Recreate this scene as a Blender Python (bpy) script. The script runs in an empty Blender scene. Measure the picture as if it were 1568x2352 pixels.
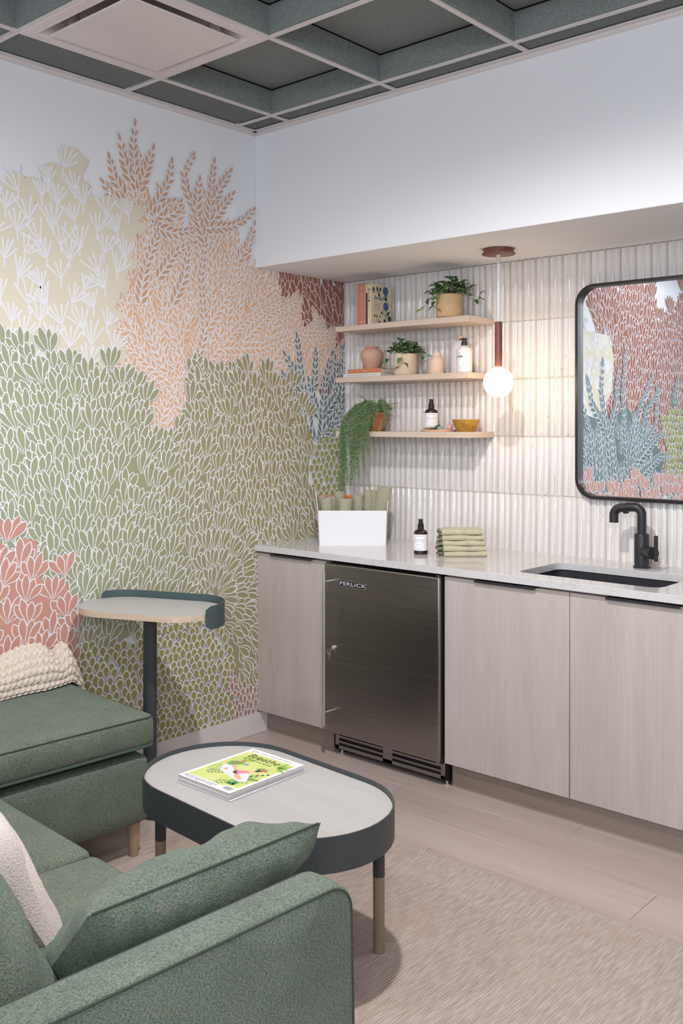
import bpy, bmesh, math, random
import numpy as np
from mathutils import Vector, Matrix, Quaternion
random.seed(7)
PI = math.pi
C = bpy.context.scene.collection
SC = bpy.context.scene

# ------------------------------------------------------------------ camera
cam_d = bpy.data.cameras.new('camera'); cam = bpy.data.objects.new('camera', cam_d); C.objects.link(cam)
cam.location = (3.27, -3.7187, 1.4349)
cam.rotation_euler = (PI/2, 0, math.radians(41.5052))
cam_d.sensor_fit = 'VERTICAL'; cam_d.sensor_height = 36.0; cam_d.sensor_width = 24.0
cam_d.lens = 36.0*2222.5/2352.0
cam_d.shift_y = -(1176-971.94)/2352.0
cam_d.clip_start = 0.05
SC.camera = cam

# ------------------------------------------------------------------ light and exposure
world = bpy.data.worlds.new('room_world'); SC.world = world; world.use_nodes = True
bgn = world.node_tree.nodes['Background']
bgn.inputs[0].default_value = (0.80, 0.88, 1.0, 1); bgn.inputs[1].default_value = 0.35

def lamp(name, typ, loc, rot, energy, color, **kw):
    d = bpy.data.lights.new(name, typ); d.energy = energy; d.color = color
    for k, v in kw.items(): setattr(d, k, v)
    o = bpy.data.objects.new(name, d); C.objects.link(o); o.location = loc; o.rotation_euler = rot
    return o
# assumed recessed ceiling lamp and cut-off reflector, placed from the shelf shadows; the two rear spots are added soffit fill
DL = (1.0, 0.975, 0.975)
def aim(a, b): return (Vector(b)-Vector(a)).to_track_quat('-Z', 'Y').to_euler()
KP = (1.85, -2.10, 2.765)
lamp('unseen_spot', 'SPOT', KP, (0, 0, 0), 158, DL, spot_size=math.radians(160), spot_blend=0.68, shadow_soft_size=0.04)
lamp('unseen_spot', 'SPOT', (0.85, -3.45, 2.765), (0, 0, 0), 44, DL, spot_size=math.radians(176), spot_blend=0.25, shadow_soft_size=0.06)
lamp('unseen_spot', 'SPOT', (2.75, -3.45, 2.765), (0, 0, 0), 50, DL, spot_size=math.radians(176), spot_blend=0.25, shadow_soft_size=0.06)
# unseen fill light added in the rear corner to brighten soffit and upper walls
lamp('rear_fill', 'POINT', (4.1, -4.9, 2.25), (0, 0, 0), 92, (0.88, 0.94, 1.0), shadow_soft_size=0.15)
# unseen area lights added as fill, before an assumed window (front wall, behind the camera) and an added glazed door (right wall)
lamp('front_fill', 'AREA', (2.6, -5.50, 1.55), (PI/2, 0, 0), 50, (0.74, 0.87, 1.0), shape='RECTANGLE', size=3.0, size_y=1.7)
lamp('right_fill', 'AREA', (5.12, -2.6, 1.25), (PI/2, 0, PI/2), 5, (0.80, 0.90, 1.0), shape='RECTANGLE', size=1.8, size_y=2.1)

SC.view_settings.view_transform = 'Standard'; SC.view_settings.look = 'None'
SC.view_settings.gamma = 1.0; SC.view_settings.use_curve_mapping = False
SC.view_settings.exposure = 0.0
SC.cycles.use_denoising = True
SC.cycles.max_bounces = 8; SC.cycles.diffuse_bounces = 4; SC.cycles.glossy_bounces = 4
SC.cycles.caustics_reflective = False; SC.cycles.caustics_refractive = False
SC.cycles.sample_clamp_indirect = 4.0

# ------------------------------------------------------------------ helpers
def s2l(c):
    return tuple((v/255.0/12.92) if v/255.0 <= 0.04045 else ((v/255.0+0.055)/1.055)**2.4 for v in c)

def mat(name, col, rough=0.6, metal=0.0, col2=None, scale=20, stretch=(1,1,1), mixp=(0.35,0.65), detail=4, bump=0.0, bscale=None, bdist=0.01, spec=0.5, coat=0.0, sheen=0.0, trans=0.0, emit=None, emit_s=0.0, aniso=0.0, ior=1.45, col3=None, scale3=3):
    m = bpy.data.materials.new(name); m.use_nodes = True
    nt = m.node_tree; b = nt.nodes['Principled BSDF']
    c1 = s2l(col)+(1,)
    b.inputs['Base Color'].default_value = c1
    b.inputs['Roughness'].default_value = rough; b.inputs['Metallic'].default_value = metal
    b.inputs['Specular IOR Level'].default_value = spec; b.inputs['IOR'].default_value = ior
    b.inputs['Coat Weight'].default_value = coat; b.inputs['Sheen Weight'].default_value = sheen
    b.inputs['Transmission Weight'].default_value = trans; b.inputs['Anisotropic'].default_value = aniso
    if emit:
        b.inputs['Emission Color'].default_value = s2l(emit)+(1,); b.inputs['Emission Strength'].default_value = emit_s
    if col2 or bump:
        tc = nt.nodes.new('ShaderNodeTexCoord'); mp = nt.nodes.new('ShaderNodeMapping')
        mp.inputs['Scale'].default_value = stretch
        nt.links.new(tc.outputs['Object'], mp.inputs['Vector'])
    if col2:
        n = nt.nodes.new('ShaderNodeTexNoise'); n.inputs['Scale'].default_value = scale; n.inputs['Detail'].default_value = detail
        nt.links.new(mp.outputs[0], n.inputs['Vector'])
        r = nt.nodes.new('ShaderNodeValToRGB'); r.color_ramp.elements[0].position = mixp[0]; r.color_ramp.elements[1].position = mixp[1]
        r.color_ramp.elements[0].color = c1; r.color_ramp.elements[1].color = s2l(col2)+(1,)
        nt.links.new(n.outputs['Fac'], r.inputs[0]); out = r.outputs[0]
        if col3:
            n3 = nt.nodes.new('ShaderNodeTexNoise'); n3.inputs['Scale'].default_value = scale3; n3.inputs['Detail'].default_value = 3
            nt.links.new(tc.outputs['Object'], n3.inputs['Vector'])
            r3 = nt.nodes.new('ShaderNodeValToRGB'); r3.color_ramp.elements[0].position = 0.42; r3.color_ramp.elements[1].position = 0.72
            r3.color_ramp.elements[0].color = (0,0,0,1); r3.color_ramp.elements[1].color = (.6,.6,.6,1)
            nt.links.new(n3.outputs['Fac'], r3.inputs[0])
            mx = nt.nodes.new('ShaderNodeMixRGB'); mx.inputs[2].default_value = s2l(col3)+(1,)
            nt.links.new(r3.outputs[0], mx.inputs[0]); nt.links.new(out, mx.inputs[1]); out = mx.outputs[0]
        nt.links.new(out, b.inputs['Base Color'])
    if bump:
        n2 = nt.nodes.new('ShaderNodeTexNoise'); n2.inputs['Scale'].default_value = bscale or scale; n2.inputs['Detail'].default_value = 3
        nt.links.new(mp.outputs[0], n2.inputs['Vector'])
        bp = nt.nodes.new('ShaderNodeBump'); bp.inputs['Strength'].default_value = bump; bp.inputs['Distance'].default_value = bdist
        nt.links.new(n2.outputs['Fac'], bp.inputs['Height']); nt.links.new(bp.outputs[0], b.inputs['Normal'])
    return m

class MB:
    """collects vertices and faces; build() links them as one mesh object"""
    def __init__(s): s.v = []; s.f = []; s.m = []
    def add(s, vs, fs, mi=0, M=None):
        o = len(s.v)
        s.v += [tuple(M @ Vector(p)) for p in vs] if M is not None else [tuple(p) for p in vs]
        s.f += [tuple(i+o for i in f) for f in fs]; s.m += [mi]*len(fs)
        return s
    def box(s, x0, x1, y0, y1, z0, z1, mi=0, M=None):
        v = [(x0,y0,z0),(x1,y0,z0),(x1,y1,z0),(x0,y1,z0),(x0,y0,z1),(x1,y0,z1),(x1,y1,z1),(x0,y1,z1)]
        return s.add(v, [(3,2,1,0),(4,5,6,7),(0,1,5,4),(1,2,6,5),(2,3,7,6),(3,0,4,7)], mi, M)
    def prism(s, pts, z0, z1, mi=0, M=None, cap=True):
        n = len(pts)
        v = [(x,y,z0) for x,y in pts]+[(x,y,z1) for x,y in pts]
        f = [(i,(i+1)%n,(i+1)%n+n,i+n) for i in range(n)]
        if cap: f += [tuple(range(n-1,-1,-1)), tuple(range(n,2*n))]
        return s.add(v, f, mi, M)
    def lathe(s, prof, n=32, mi=0, M=None, cx=0, cy=0):
        v = []; f = []; k = len(prof)
        for r, z in prof:
            for i in range(n):
                a = 2*PI*i/n; v.append((cx+r*math.cos(a), cy+r*math.sin(a), z))
        for j in range(k-1):
            for i in range(n):
                f.append((j*n+i, j*n+(i+1)%n, (j+1)*n+(i+1)%n, (j+1)*n+i))
        if prof[0][0] > 1e-6: f.append(tuple(range(n-1,-1,-1)))
        if prof[-1][0] > 1e-6: f.append(tuple(range((k-1)*n, k*n)))
        return s.add(v, f, mi, M)
    def tube(s, pts, r, n=8, mi=0, M=None, closed=False, caps=True):
        P = [Vector(p) for p in pts]; k = len(P)
        rs = r if isinstance(r, (list, tuple)) else [r]*k
        T = []
        for i in range(k):
            a = P[(i-1) % k] if (closed or i > 0) else P[i]; b = P[(i+1) % k] if (closed or i < k-1) else P[i]
            t = (b-a); T.append(t.normalized() if t.length > 1e-9 else Vector((0,0,1)))
        up = Vector((0,0,1)) if abs(T[0].z) < 0.9 else Vector((1,0,0))
        N = (up - T[0]*up.dot(T[0])).normalized(); v = []; f = []
        for i in range(k):
            if i: N = (N - T[i]*N.dot(T[i])); N = N.normalized() if N.length > 1e-6 else T[i].orthogonal().normalized()
            B = T[i].cross(N)
            for j in range(n):
                a = 2*PI*j/n; v.append(tuple(P[i] + (N*math.cos(a)+B*math.sin(a))*rs[i]))
        kk = k if closed else k-1
        for i in range(kk):
            for j in range(n):
                f.append((i*n+j, i*n+(j+1)%n, ((i+1)%k)*n+(j+1)%n, ((i+1)%k)*n+j))
        if caps and not closed: f += [tuple(range(n-1,-1,-1)), tuple(range((k-1)*n, k*n))]
        return s.add(v, f, mi, M)
    def grid(s, fn, nu, nv, mi=0, M=None, wrapu=False):
        v = [fn(i/nu, j/nv) for j in range(nv+1) for i in range(nu+1)]
        f = [(j*(nu+1)+i, j*(nu+1)+i+1, (j+1)*(nu+1)+i+1, (j+1)*(nu+1)+i) for j in range(nv) for i in range(nu)]
        return s.add(v, f, mi, M)
    def build(s, name, mats, parent=None, smooth=None, bevel=0, seg=2, loc=None, subd=0, merge=False):
        me = bpy.data.meshes.new(name); me.from_pydata(s.v, [], s.f)
        ms = mats if isinstance(mats, (list, tuple)) else [mats]
        for m in ms: me.materials.append(m)
        if len(ms) > 1: me.polygons.foreach_set('material_index', s.m)
        if merge:
            bm = bmesh.new(); bm.from_mesh(me); bmesh.ops.remove_doubles(bm, verts=bm.verts, dist=1e-5); bmesh.ops.recalc_face_normals(bm, faces=bm.faces); bm.to_mesh(me); bm.free()
        if smooth is not None or bevel:
            me.polygons.foreach_set('use_smooth', [True]*len(me.polygons))
            me.set_sharp_from_angle(angle=math.radians(smooth if smooth is not None else 35))
        me.update()
        o = bpy.data.objects.new(name, me); C.objects.link(o)
        if loc: o.location = loc
        if parent: o.parent = parent
        if bevel:
            b = o.modifiers.new('edge', 'BEVEL'); b.width = bevel; b.segments = seg; b.limit_method = 'ANGLE'; b.angle_limit = math.radians(40)
            b.harden_normals = False
        if subd:
            d = o.modifiers.new('soft', 'SUBSURF'); d.levels = subd; d.render_levels = subd
        return o

def tag(o, label, cat, group=None):
    o['label'] = label; o['category'] = cat
    if group: o['group'] = group
    return o
def thing(name, label, cat, loc=(0,0,0), rz=0.0, group=None):
    o = bpy.data.objects.new(name, None); C.objects.link(o); o.location = loc; o.rotation_euler = (0,0,rz)
    o.empty_display_size = 0.1
    return tag(o, label, cat, group)
def struct(o): o['kind'] = 'structure'; return o
def inst(src, parent, loc=None, rot=None, scale=None, name=None):
    o = src.copy(); C.objects.link(o); o.parent = parent
    if name: o.name = name
    if loc is not None: o.location = loc
    if rot is not None: o.rotation_euler = rot
    if scale is not None: o.scale = scale
    return o
def dup(root, loc, rz, label=None):
    r = root.copy(); C.objects.link(r); r.location = loc; r.rotation_euler = (0,0,rz)
    if label: r['label'] = label
    for ch in list(root.children):
        c = ch.copy(); C.objects.link(c); c.parent = r
        for g in ch.children:
            d = g.copy(); C.objects.link(d); d.parent = c
    return r

def text_verts(txt, size, shear=0.0, bold=0.0, align='LEFT', space=1.0):
    cu = bpy.data.curves.new('lettering_curve', 'FONT'); cu.body = txt; cu.size = size; cu.shear = shear
    cu.offset = bold; cu.align_x = align; cu.resolution_u = 3; cu.space_character = space
    o = bpy.data.objects.new('lettering_curve', cu); C.objects.link(o)
    dg = bpy.context.evaluated_depsgraph_get(); dg.update()
    me = bpy.data.meshes.new_from_object(o.evaluated_get(dg))
    v = [tuple(p.co) for p in me.vertices]; f = [tuple(p.vertices) for p in me.polygons]
    bpy.data.objects.remove(o); bpy.data.curves.remove(cu); bpy.data.meshes.remove(me)
    return v, f
def text_add(mb, txt, size, fn, mi=0, **kw):
    v, f = text_verts(txt, size, **kw)
    mb.add([fn(x, y) for x, y, z in v], f, mi)

def stadium(L, W, n=14, cx=0, cy=0):
    """outline of a racetrack shape, long axis x, counter-clockwise"""
    r = W/2; h = L/2-r; p = []
    for i in range(n+1):
        a = -PI/2+PI*i/n; p.append((cx+h+r*math.cos(a), cy+r*math.sin(a)))
    for i in range(n+1):
        a = PI/2+PI*i/n; p.append((cx-h+r*math.cos(a), cy+r*math.sin(a)))
    return p
def rrect(w, d, r, n=5, cx=0, cy=0):
    p = []
    for sx, sy, a0 in ((1,-1,-PI/2),(1,1,0),(-1,1,PI/2),(-1,-1,PI)):
        for i in range(n+1):
            a = a0+PI/2*i/n; p.append((cx+sx*(w/2-r)+r*math.cos(a), cy+sy*(d/2-r)+r*math.sin(a)))
    return p

def cushion(mb, w, d, h, r, puff=0.02, n=(16,12,5), mi=0, M=None, side=0.0, wob=0.0, seed=0):
    """soft upholstered block centred on x,y, bottom at z=0"""
    rnd = random.Random(seed); ph = [rnd.uniform(0,6) for _ in range(6)]
    def shape(x, y, z):
        q = Vector((x, y, z-h/2)); hx, hy, hz = w/2-r, d/2-r, h/2-r
        c = Vector((max(-hx,min(hx,q.x)), max(-hy,min(hy,q.y)), max(-hz,min(hz,q.z))))
        dl = q-c
        if dl.length > 1e-9: q = c+dl.normalized()*r
        u = 2*x/w; v = 2*y/d; t = 2*(z/h)-1
        k = (1-u*u)*(1-v*v)
        q.z += puff*k*(1 if t > 0 else -0.25)*abs(t)
        if side:
            q.x += side*(1-v*v)*(1-t*t)*u**3; q.y += side*(1-u*u)*(1-t*t)*v**3
        if wob: q.z += wob*math.sin(7*x+ph[0])*math.sin(8*y+ph[1])*max(0,t)
        return (q.x, q.y, q.z+h/2)
    bm = MB(); nx, ny, nz = n
    def fr(i, k): # denser near the ends
        t = i/k; return 0.5-0.5*math.cos(PI*t)
    X = [-w/2+w*fr(i,nx) for i in range(nx+1)]; Y = [-d/2+d*fr(i,ny) for i in range(ny+1)]; Z = [h*fr(i,nz) for i in range(nz+1)]
    idx = {}; vs = []; fs = []
    def vid(a, b, c):
        k = (a,b,c)
        if k not in idx: idx[k] = len(vs); vs.append(shape(X[a],Y[b],Z[c]))
        return idx[k]
    for a in range(nx):
        for b in range(ny):
            fs.append((vid(a,b,nz),vid(a+1,b,nz),vid(a+1,b+1,nz),vid(a,b+1,nz)))
            fs.append((vid(a,b+1,0),vid(a+1,b+1,0),vid(a+1,b,0),vid(a,b,0)))
    for a in range(nx):
        for c in range(nz):
            fs.append((vid(a,0,c),vid(a+1,0,c),vid(a+1,0,c+1),vid(a,0,c+1)))
            fs.append((vid(a+1,ny,c),vid(a,ny,c),vid(a,ny,c+1),vid(a+1,ny,c+1)))
    for b in range(ny):
        for c in range(nz):
            fs.append((vid(0,b+1,c),vid(0,b,c),vid(0,b,c+1),vid(0,b+1,c+1)))
            fs.append((vid(nx,b,c),vid(nx,b+1,c),vid(nx,b+1,c+1),vid(nx,b,c+1)))
    mb.add(vs, fs, mi, M); return mb
def pillow(mb, w, h, t, mi=0, M=None, n=20, sag=0.06, seed=1, wr=0.004):
    """knife-edge throw pillow in the xz plane, thickness along y"""
    rnd = random.Random(seed); k = [(rnd.uniform(2,5), rnd.uniform(2,5), rnd.uniform(0,6)) for _ in range(5)]
    for sgn in (1,-1):
        def fn(a, b):
            u = 2*a-1; v = 2*b-1
            x = w/2*u*(1-sag*(1-abs(u)**2)*v*v*1.0-sag*0.6*(1-v*v)*abs(u)**3*0.4); z = h/2*v*(1-sag*1.2*(1-v*v)*0-sag*(1-u*u)*abs(v)**3*0.5)
            e = max(0,(1-abs(u)**3.2))*max(0,(1-abs(v)**3.2))
            y = sgn*t/2*e**0.55
            wv = sum(math.sin(p*u*2.2+q*v*2.2+s) for p,q,s in k)*wr*e**0.5
            ed = (1-e)*math.sin(22*u+3*v)*0.004*(1 if e > 1e-6 else 0)
            return (x, y+(wv+ed), z)
        mb.grid(fn if sgn < 0 else (lambda a, b: fn(1-a, b)), n, n, mi, M)
    return mb

# ------------------------------------------------------------------ materials
def wood(name, c1, c2, axis='X', scale=6.0, rough=0.55, fine=60, rnd=True, val=0.10, bump=0.05, tint=None):
    """straight-grained timber; grain runs along the given object axis"""
    m = bpy.data.materials.new(name); m.use_nodes = True; nt = m.node_tree; b = nt.nodes['Principled BSDF']
    b.inputs['Roughness'].default_value = rough
    tc = nt.nodes.new('ShaderNodeTexCoord'); oi = nt.nodes.new('ShaderNodeObjectInfo')
    mul = nt.nodes.new('ShaderNodeVectorMath'); mul.operation = 'MULTIPLY_ADD'; mul.inputs[1].default_value = (31,17,23)
    cmb = nt.nodes.new('ShaderNodeCombineXYZ')
    for i in range(3): nt.links.new(oi.outputs['Random'], cmb.inputs[i])
    nt.links.new(cmb.outputs[0], mul.inputs[0]); nt.links.new(tc.outputs['Object'], mul.inputs[2])
    mp = nt.nodes.new('ShaderNodeMapping'); st = {'X':(0.07,1,1),'Y':(1,0.07,1),'Z':(1,1,0.07)}[axis]; mp.inputs['Scale'].default_value = st
    nt.links.new(mul.outputs[0] if rnd else tc.outputs['Object'], mp.inputs[0])
    n1 = nt.nodes.new('ShaderNodeTexNoise'); n1.inputs['Scale'].default_value = scale; n1.inputs['Detail'].default_value = 5; n1.inputs['Distortion'].default_value = 0.6
    n2 = nt.nodes.new('ShaderNodeTexNoise'); n2.inputs['Scale'].default_value = fine; n2.inputs['Detail'].default_value = 4
    nt.links.new(mp.outputs[0], n1.inputs['Vector']); nt.links.new(mp.outputs[0], n2.inputs['Vector'])
    ad = nt.nodes.new('ShaderNodeMath'); ad.operation = 'MULTIPLY_ADD'; ad.inputs[1].default_value = 0.6
    ad2 = nt.nodes.new('ShaderNodeMath'); ad2.operation = 'MULTIPLY'; ad2.inputs[1].default_value = 0.4
    nt.links.new(n2.outputs['Fac'], ad2.inputs[0]); nt.links.new(n1.outputs['Fac'], ad.inputs[0]); nt.links.new(ad2.outputs[0], ad.inputs[2])
    r = nt.nodes.new('ShaderNodeValToRGB'); r.color_ramp.elements[0].position = 0.34; r.color_ramp.elements[1].position = 0.66
    r.color_ramp.elements[0].color = s2l(c1)+(1,); r.color_ramp.elements[1].color = s2l(c2)+(1,)
    nt.links.new(ad.outputs[0], r.inputs[0])
    hv = nt.nodes.new('ShaderNodeHueSaturation')
    mr = nt.nodes.new('ShaderNodeMapRange'); mr.inputs['To Min'].default_value = 1-val; mr.inputs['To Max'].default_value = 1+val
    nt.links.new(oi.outputs['Random'], mr.inputs['Value'])
    if rnd: nt.links.new(mr.outputs[0], hv.inputs['Value'])
    nt.links.new(r.outputs[0], hv.inputs['Color']); nt.links.new(hv.outputs[0], b.inputs['Base Color'])
    if bump:
        bp = nt.nodes.new('ShaderNodeBump'); bp.inputs['Strength'].default_value = bump; bp.inputs['Distance'].default_value = 0.003
        nt.links.new(n2.outputs['Fac'], bp.inputs['Height']); nt.links.new(bp.outputs[0], b.inputs['Normal'])
    return m

M_white = mat('painted_white', (236,236,239), 0.85, bump=0.03, bscale=220, bdist=0.002)
M_soffit = mat('soffit_white', (232,230,229), 0.85)
M_trim = mat('trim_white', (226,220,219), 0.5)
M_felt = mat('felt_grey', (138,143,141), 0.95, col2=(118,123,121), scale=140, bump=0.3, bscale=300, bdist=0.003)
M_felt_shaded = mat('felt_grey_shaded', (120,124,123), 0.95, col2=(102,106,105), scale=140, bump=0.3, bscale=300, bdist=0.003)  # same felt as the coffers, darkened as painted shade for the flat panels
M_gap = mat('dark_gap', (50,48,54), 0.9)
M_tee = mat('tee_white', (214,206,204), 0.5)
M_diff = mat('diffuser_white', (222,212,211), 0.4, col2=(212,201,200), scale=3, stretch=(1,0.25,1))
M_floor = wood('floor_oak', (186,166,157), (204,187,179), 'X', 4.0, 0.38, 45, True, 0.05, 0.04)
M_oak = wood('cabinet_oak', (182,170,163), (198,187,181), 'Z', 9.0, 0.5, 90, True, 0.02, 0.05)
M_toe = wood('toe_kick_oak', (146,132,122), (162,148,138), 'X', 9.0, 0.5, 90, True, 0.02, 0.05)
M_shelf = wood('shelf_oak', (206,185,168), (219,199,183), 'X', 9.0, 0.5, 70, True, 0.02, 0.03)
M_top = wood('pale_oak_top', (184,181,178), (196,193,190), 'X', 9.0, 0.42, 90, True, 0.01, 0.03)
M_ply = wood('ply_edge', (196,172,150), (216,194,172), 'X', 30.0, 0.5, 120, True, 0.02, 0.03)
M_walnut = wood('walnut', (104,58,50), (138,82,70), 'Z', 18.0, 0.42, 110, True, 0.02, 0.03)
M_steel = mat('brushed_steel', (160,157,153), 0.30, 1.0, col2=(148,146,143), scale=90, stretch=(0.02,1,1), bump=0.02, bscale=400, bdist=0.001, aniso=0.5)
M_chrome = mat('bright_steel', (222,220,219), 0.30, 0.9)
M_black = mat('matte_black', (44,43,47), 0.38, 0.0, spec=0.5)
M_blackdeep = mat('deep_black', (32,31,35), 0.55)
M_sinkm = mat('sink_composite', (44,44,50), 0.6)
M_slate = mat('slate_powdercoat', (70,86,88), 0.45)
M_char = mat('charcoal_powdercoat', (62,64,68), 0.42)
M_taupe = mat('taupe_leg', (150,132,112), 0.5)
M_mirror = mat('mirror_silver', (236,240,242), 0.01, 1.0)
M_globe = mat('opal_globe', (255,250,240), 0.3, emit=(255,221,176), emit_s=17.0)
M_cord = mat('white_cord', (232,232,236), 0.5)
M_navy = mat('navy_cloth', (50,54,78), 0.7)
M_page = mat('paper_pages', (222,214,204), 0.9, col2=(198,189,180), scale=60, stretch=(0.1,0.1,8))
M_papw = mat('paper_white', (240,240,244), 0.55)
M_ink = mat('ink_black', (48,48,54), 0.6)
M_greyink = mat('ink_grey', (140,140,146), 0.7)

def quartz():
    m = bpy.data.materials.new('quartz_white'); m.use_nodes = True; nt = m.node_tree; b = nt.nodes['Principled BSDF']
    b.inputs['Roughness'].default_value = 0.10; b.inputs['Specular IOR Level'].default_value = 0.6
    tc = nt.nodes.new('ShaderNodeTexCoord')
    n = nt.nodes.new('ShaderNodeTexNoise'); n.inputs['Scale'].default_value = 9; n.inputs['Detail'].default_value = 8; n.inputs['Distortion'].default_value = 1.8
    nt.links.new(tc.outputs['Object'], n.inputs['Vector'])
    r = nt.nodes.new('ShaderNodeValToRGB'); e = r.color_ramp.elements
    e[0].position = 0.475; e[0].color = s2l((212,209,209))+(1,); e[1].position = 0.525; e[1].color = s2l((212,209,209))+(1,)
    k = e.new(0.5); k.color = s2l((202,199,200))+(1,)
    nt.links.new(n.outputs['Fac'], r.inputs[0]); nt.links.new(r.outputs[0], b.inputs['Base Color'])
    return m
M_quartz = quartz()

def glaze():
    m = bpy.data.materials.new('fluted_tile_glaze'); m.use_nodes = True; nt = m.node_tree; b = nt.nodes['Principled BSDF']
    b.inputs['Roughness'].default_value = 0.17; b.inputs['Specular IOR Level'].default_value = 0.5
    tc = nt.nodes.new('ShaderNodeTexCoord'); oi = nt.nodes.new('ShaderNodeObjectInfo')
    cmb = nt.nodes.new('ShaderNodeCombineXYZ')
    for i in range(3): nt.links.new(oi.outputs['Random'], cmb.inputs[i])
    mul = nt.nodes.new('ShaderNodeVectorMath'); mul.operation = 'MULTIPLY_ADD'; mul.inputs[1].default_value = (9,13,7)
    nt.links.new(cmb.outputs[0], mul.inputs[0]); nt.links.new(tc.outputs['Object'], mul.inputs[2])
    sp = nt.nodes.new('ShaderNodeTexNoise'); sp.inputs['Scale'].default_value = 70; sp.inputs['Detail'].default_value = 2
    nt.links.new(mul.outputs[0], sp.inputs['Vector'])
    r = nt.nodes.new('ShaderNodeValToRGB'); r.color_ramp.elements[0].position = 0.25; r.color_ramp.elements[0].color = s2l((200,188,180))+(1,)
    r.color_ramp.elements[1].position = 0.31; r.color_ramp.elements[1].color = s2l((226,221,218))+(1,)
    nt.links.new(sp.outputs['Fac'], r.inputs[0])
    mp = nt.nodes.new('ShaderNodeMapping'); mp.inputs['Scale'].default_value = (60,1,9); nt.links.new(mul.outputs[0], mp.inputs[0])
    st = nt.nodes.new('ShaderNodeTexNoise'); st.inputs['Scale'].default_value = 1.4; st.inputs['Detail'].default_value = 4
    nt.links.new(mp.outputs[0], st.inputs['Vector'])
    r2 = nt.nodes.new('ShaderNodeValToRGB'); r2.color_ramp.elements[0].position = 0.70; r2.color_ramp.elements[0].color = (0,0,0,1)
    r2.color_ramp.elements[1].position = 0.80; r2.color_ramp.elements[1].color = (.55,.55,.55,1); nt.links.new(st.outputs['Fac'], r2.inputs[0])
    mx = nt.nodes.new('ShaderNodeMixRGB'); mx.inputs[2].default_value = s2l((182,160,142))+(1,)
    nt.links.new(r2.outputs[0], mx.inputs[0]); nt.links.new(r.outputs[0], mx.inputs[1])
    hv = nt.nodes.new('ShaderNodeHueSaturation'); mr = nt.nodes.new('ShaderNodeMapRange'); mr.inputs['To Min'].default_value = 0.965; mr.inputs['To Max'].default_value = 1.03
    nt.links.new(oi.outputs['Random'], mr.inputs['Value']); nt.links.new(mr.outputs[0], hv.inputs['Value'])
    nt.links.new(mx.outputs[0], hv.inputs['Color']); nt.links.new(hv.outputs[0], b.inputs['Base Color'])
    bn = nt.nodes.new('ShaderNodeTexNoise'); bn.inputs['Scale'].default_value = 18; nt.links.new(mul.outputs[0], bn.inputs['Vector'])
    bp = nt.nodes.new('ShaderNodeBump'); bp.inputs['Strength'].default_value = 0.15; bp.inputs['Distance'].default_value = 0.004
    nt.links.new(bn.outputs['Fac'], bp.inputs['Height']); nt.links.new(bp.outputs[0], b.inputs['Normal'])
    return m
M_glaze = glaze()
M_grout = mat('grout', (222,210,203), 0.9)

def chenille(name, ca, cb, cc, sc=900):
    """two-yarn upholstery: fine cross weave of ca and cb with cc flecks"""
    m = bpy.data.materials.new(name); m.use_nodes = True; nt = m.node_tree; b = nt.nodes['Principled BSDF']
    b.inputs['Roughness'].default_value = 0.9; b.inputs['Sheen Weight'].default_value = 0.22; b.inputs['Sheen Roughness'].default_value = 0.4
    b.inputs['Sheen Tint'].default_value = s2l((190,212,202))+(1,)
    b.inputs['Specular IOR Level'].default_value = 0.2
    tc = nt.nodes.new('ShaderNodeTexCoord')
    def noise(scale, st, det=2):
        mp = nt.nodes.new('ShaderNodeMapping'); mp.inputs['Scale'].default_value = st; nt.links.new(tc.outputs['Object'], mp.inputs[0])
        n = nt.nodes.new('ShaderNodeTexNoise'); n.inputs['Scale'].default_value = scale; n.inputs['Detail'].default_value = det
        nt.links.new(mp.outputs[0], n.inputs['Vector']); return n
    n1 = noise(sc*0.62, (1,0.40,1)); n2 = noise(sc*0.55, (0.35,1,0.35)); n3 = noise(9, (1,1,1), 3)
    r1 = nt.nodes.new('ShaderNodeValToRGB'); r1.color_ramp.elements[0].position = 0.38; r1.color_ramp.elements[1].position = 0.62
    r1.color_ramp.elements[0].color = s2l(ca)+(1,); r1.color_ramp.elements[1].color = s2l(cb)+(1,); nt.links.new(n1.outputs['Fac'], r1.inputs[0])
    r2 = nt.nodes.new('ShaderNodeValToRGB'); r2.color_ramp.elements[0].position = 0.50; r2.color_ramp.elements[0].color = (0,0,0,1)
    r2.color_ramp.elements[1].position = 0.68; r2.color_ramp.elements[1].color = (.75,.75,.75,1); nt.links.new(n2.outputs['Fac'], r2.inputs[0])
    mx = nt.nodes.new('ShaderNodeMixRGB'); mx.inputs[2].default_value = s2l(cc)+(1,)
    nt.links.new(r2.outputs[0], mx.inputs[0]); nt.links.new(r1.outputs[0], mx.inputs[1])
    hv = nt.nodes.new('ShaderNodeHueSaturation'); mr = nt.nodes.new('ShaderNodeMapRange'); mr.inputs['From Min'].default_value = 0.3; mr.inputs['From Max'].default_value = 0.7
    mr.inputs['To Min'].default_value = 0.90; mr.inputs['To Max'].default_value = 1.10
    nt.links.new(n3.outputs['Fac'], mr.inputs['Value']); nt.links.new(mr.outputs[0], hv.inputs['Value'])
    nt.links.new(mx.outputs[0], hv.inputs['Color']); nt.links.new(hv.outputs[0], b.inputs['Base Color'])
    ad = nt.nodes.new('ShaderNodeMath'); ad.operation = 'ADD'; nt.links.new(n1.outputs['Fac'], ad.inputs[0]); nt.links.new(n2.outputs['Fac'], ad.inputs[1])
    bp = nt.nodes.new('ShaderNodeBump'); bp.inputs['Strength'].default_value = 0.5; bp.inputs['Distance'].default_value = 0.003
    nt.links.new(ad.outputs[0], bp.inputs['Height']); nt.links.new(bp.outputs[0], b.inputs['Normal'])
    return m
M_sofa = chenille('green_chenille', (78,92,82), (118,132,120), (146,134,112))
M_welt = mat('green_welt', (70,88,77), 0.9)
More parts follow.
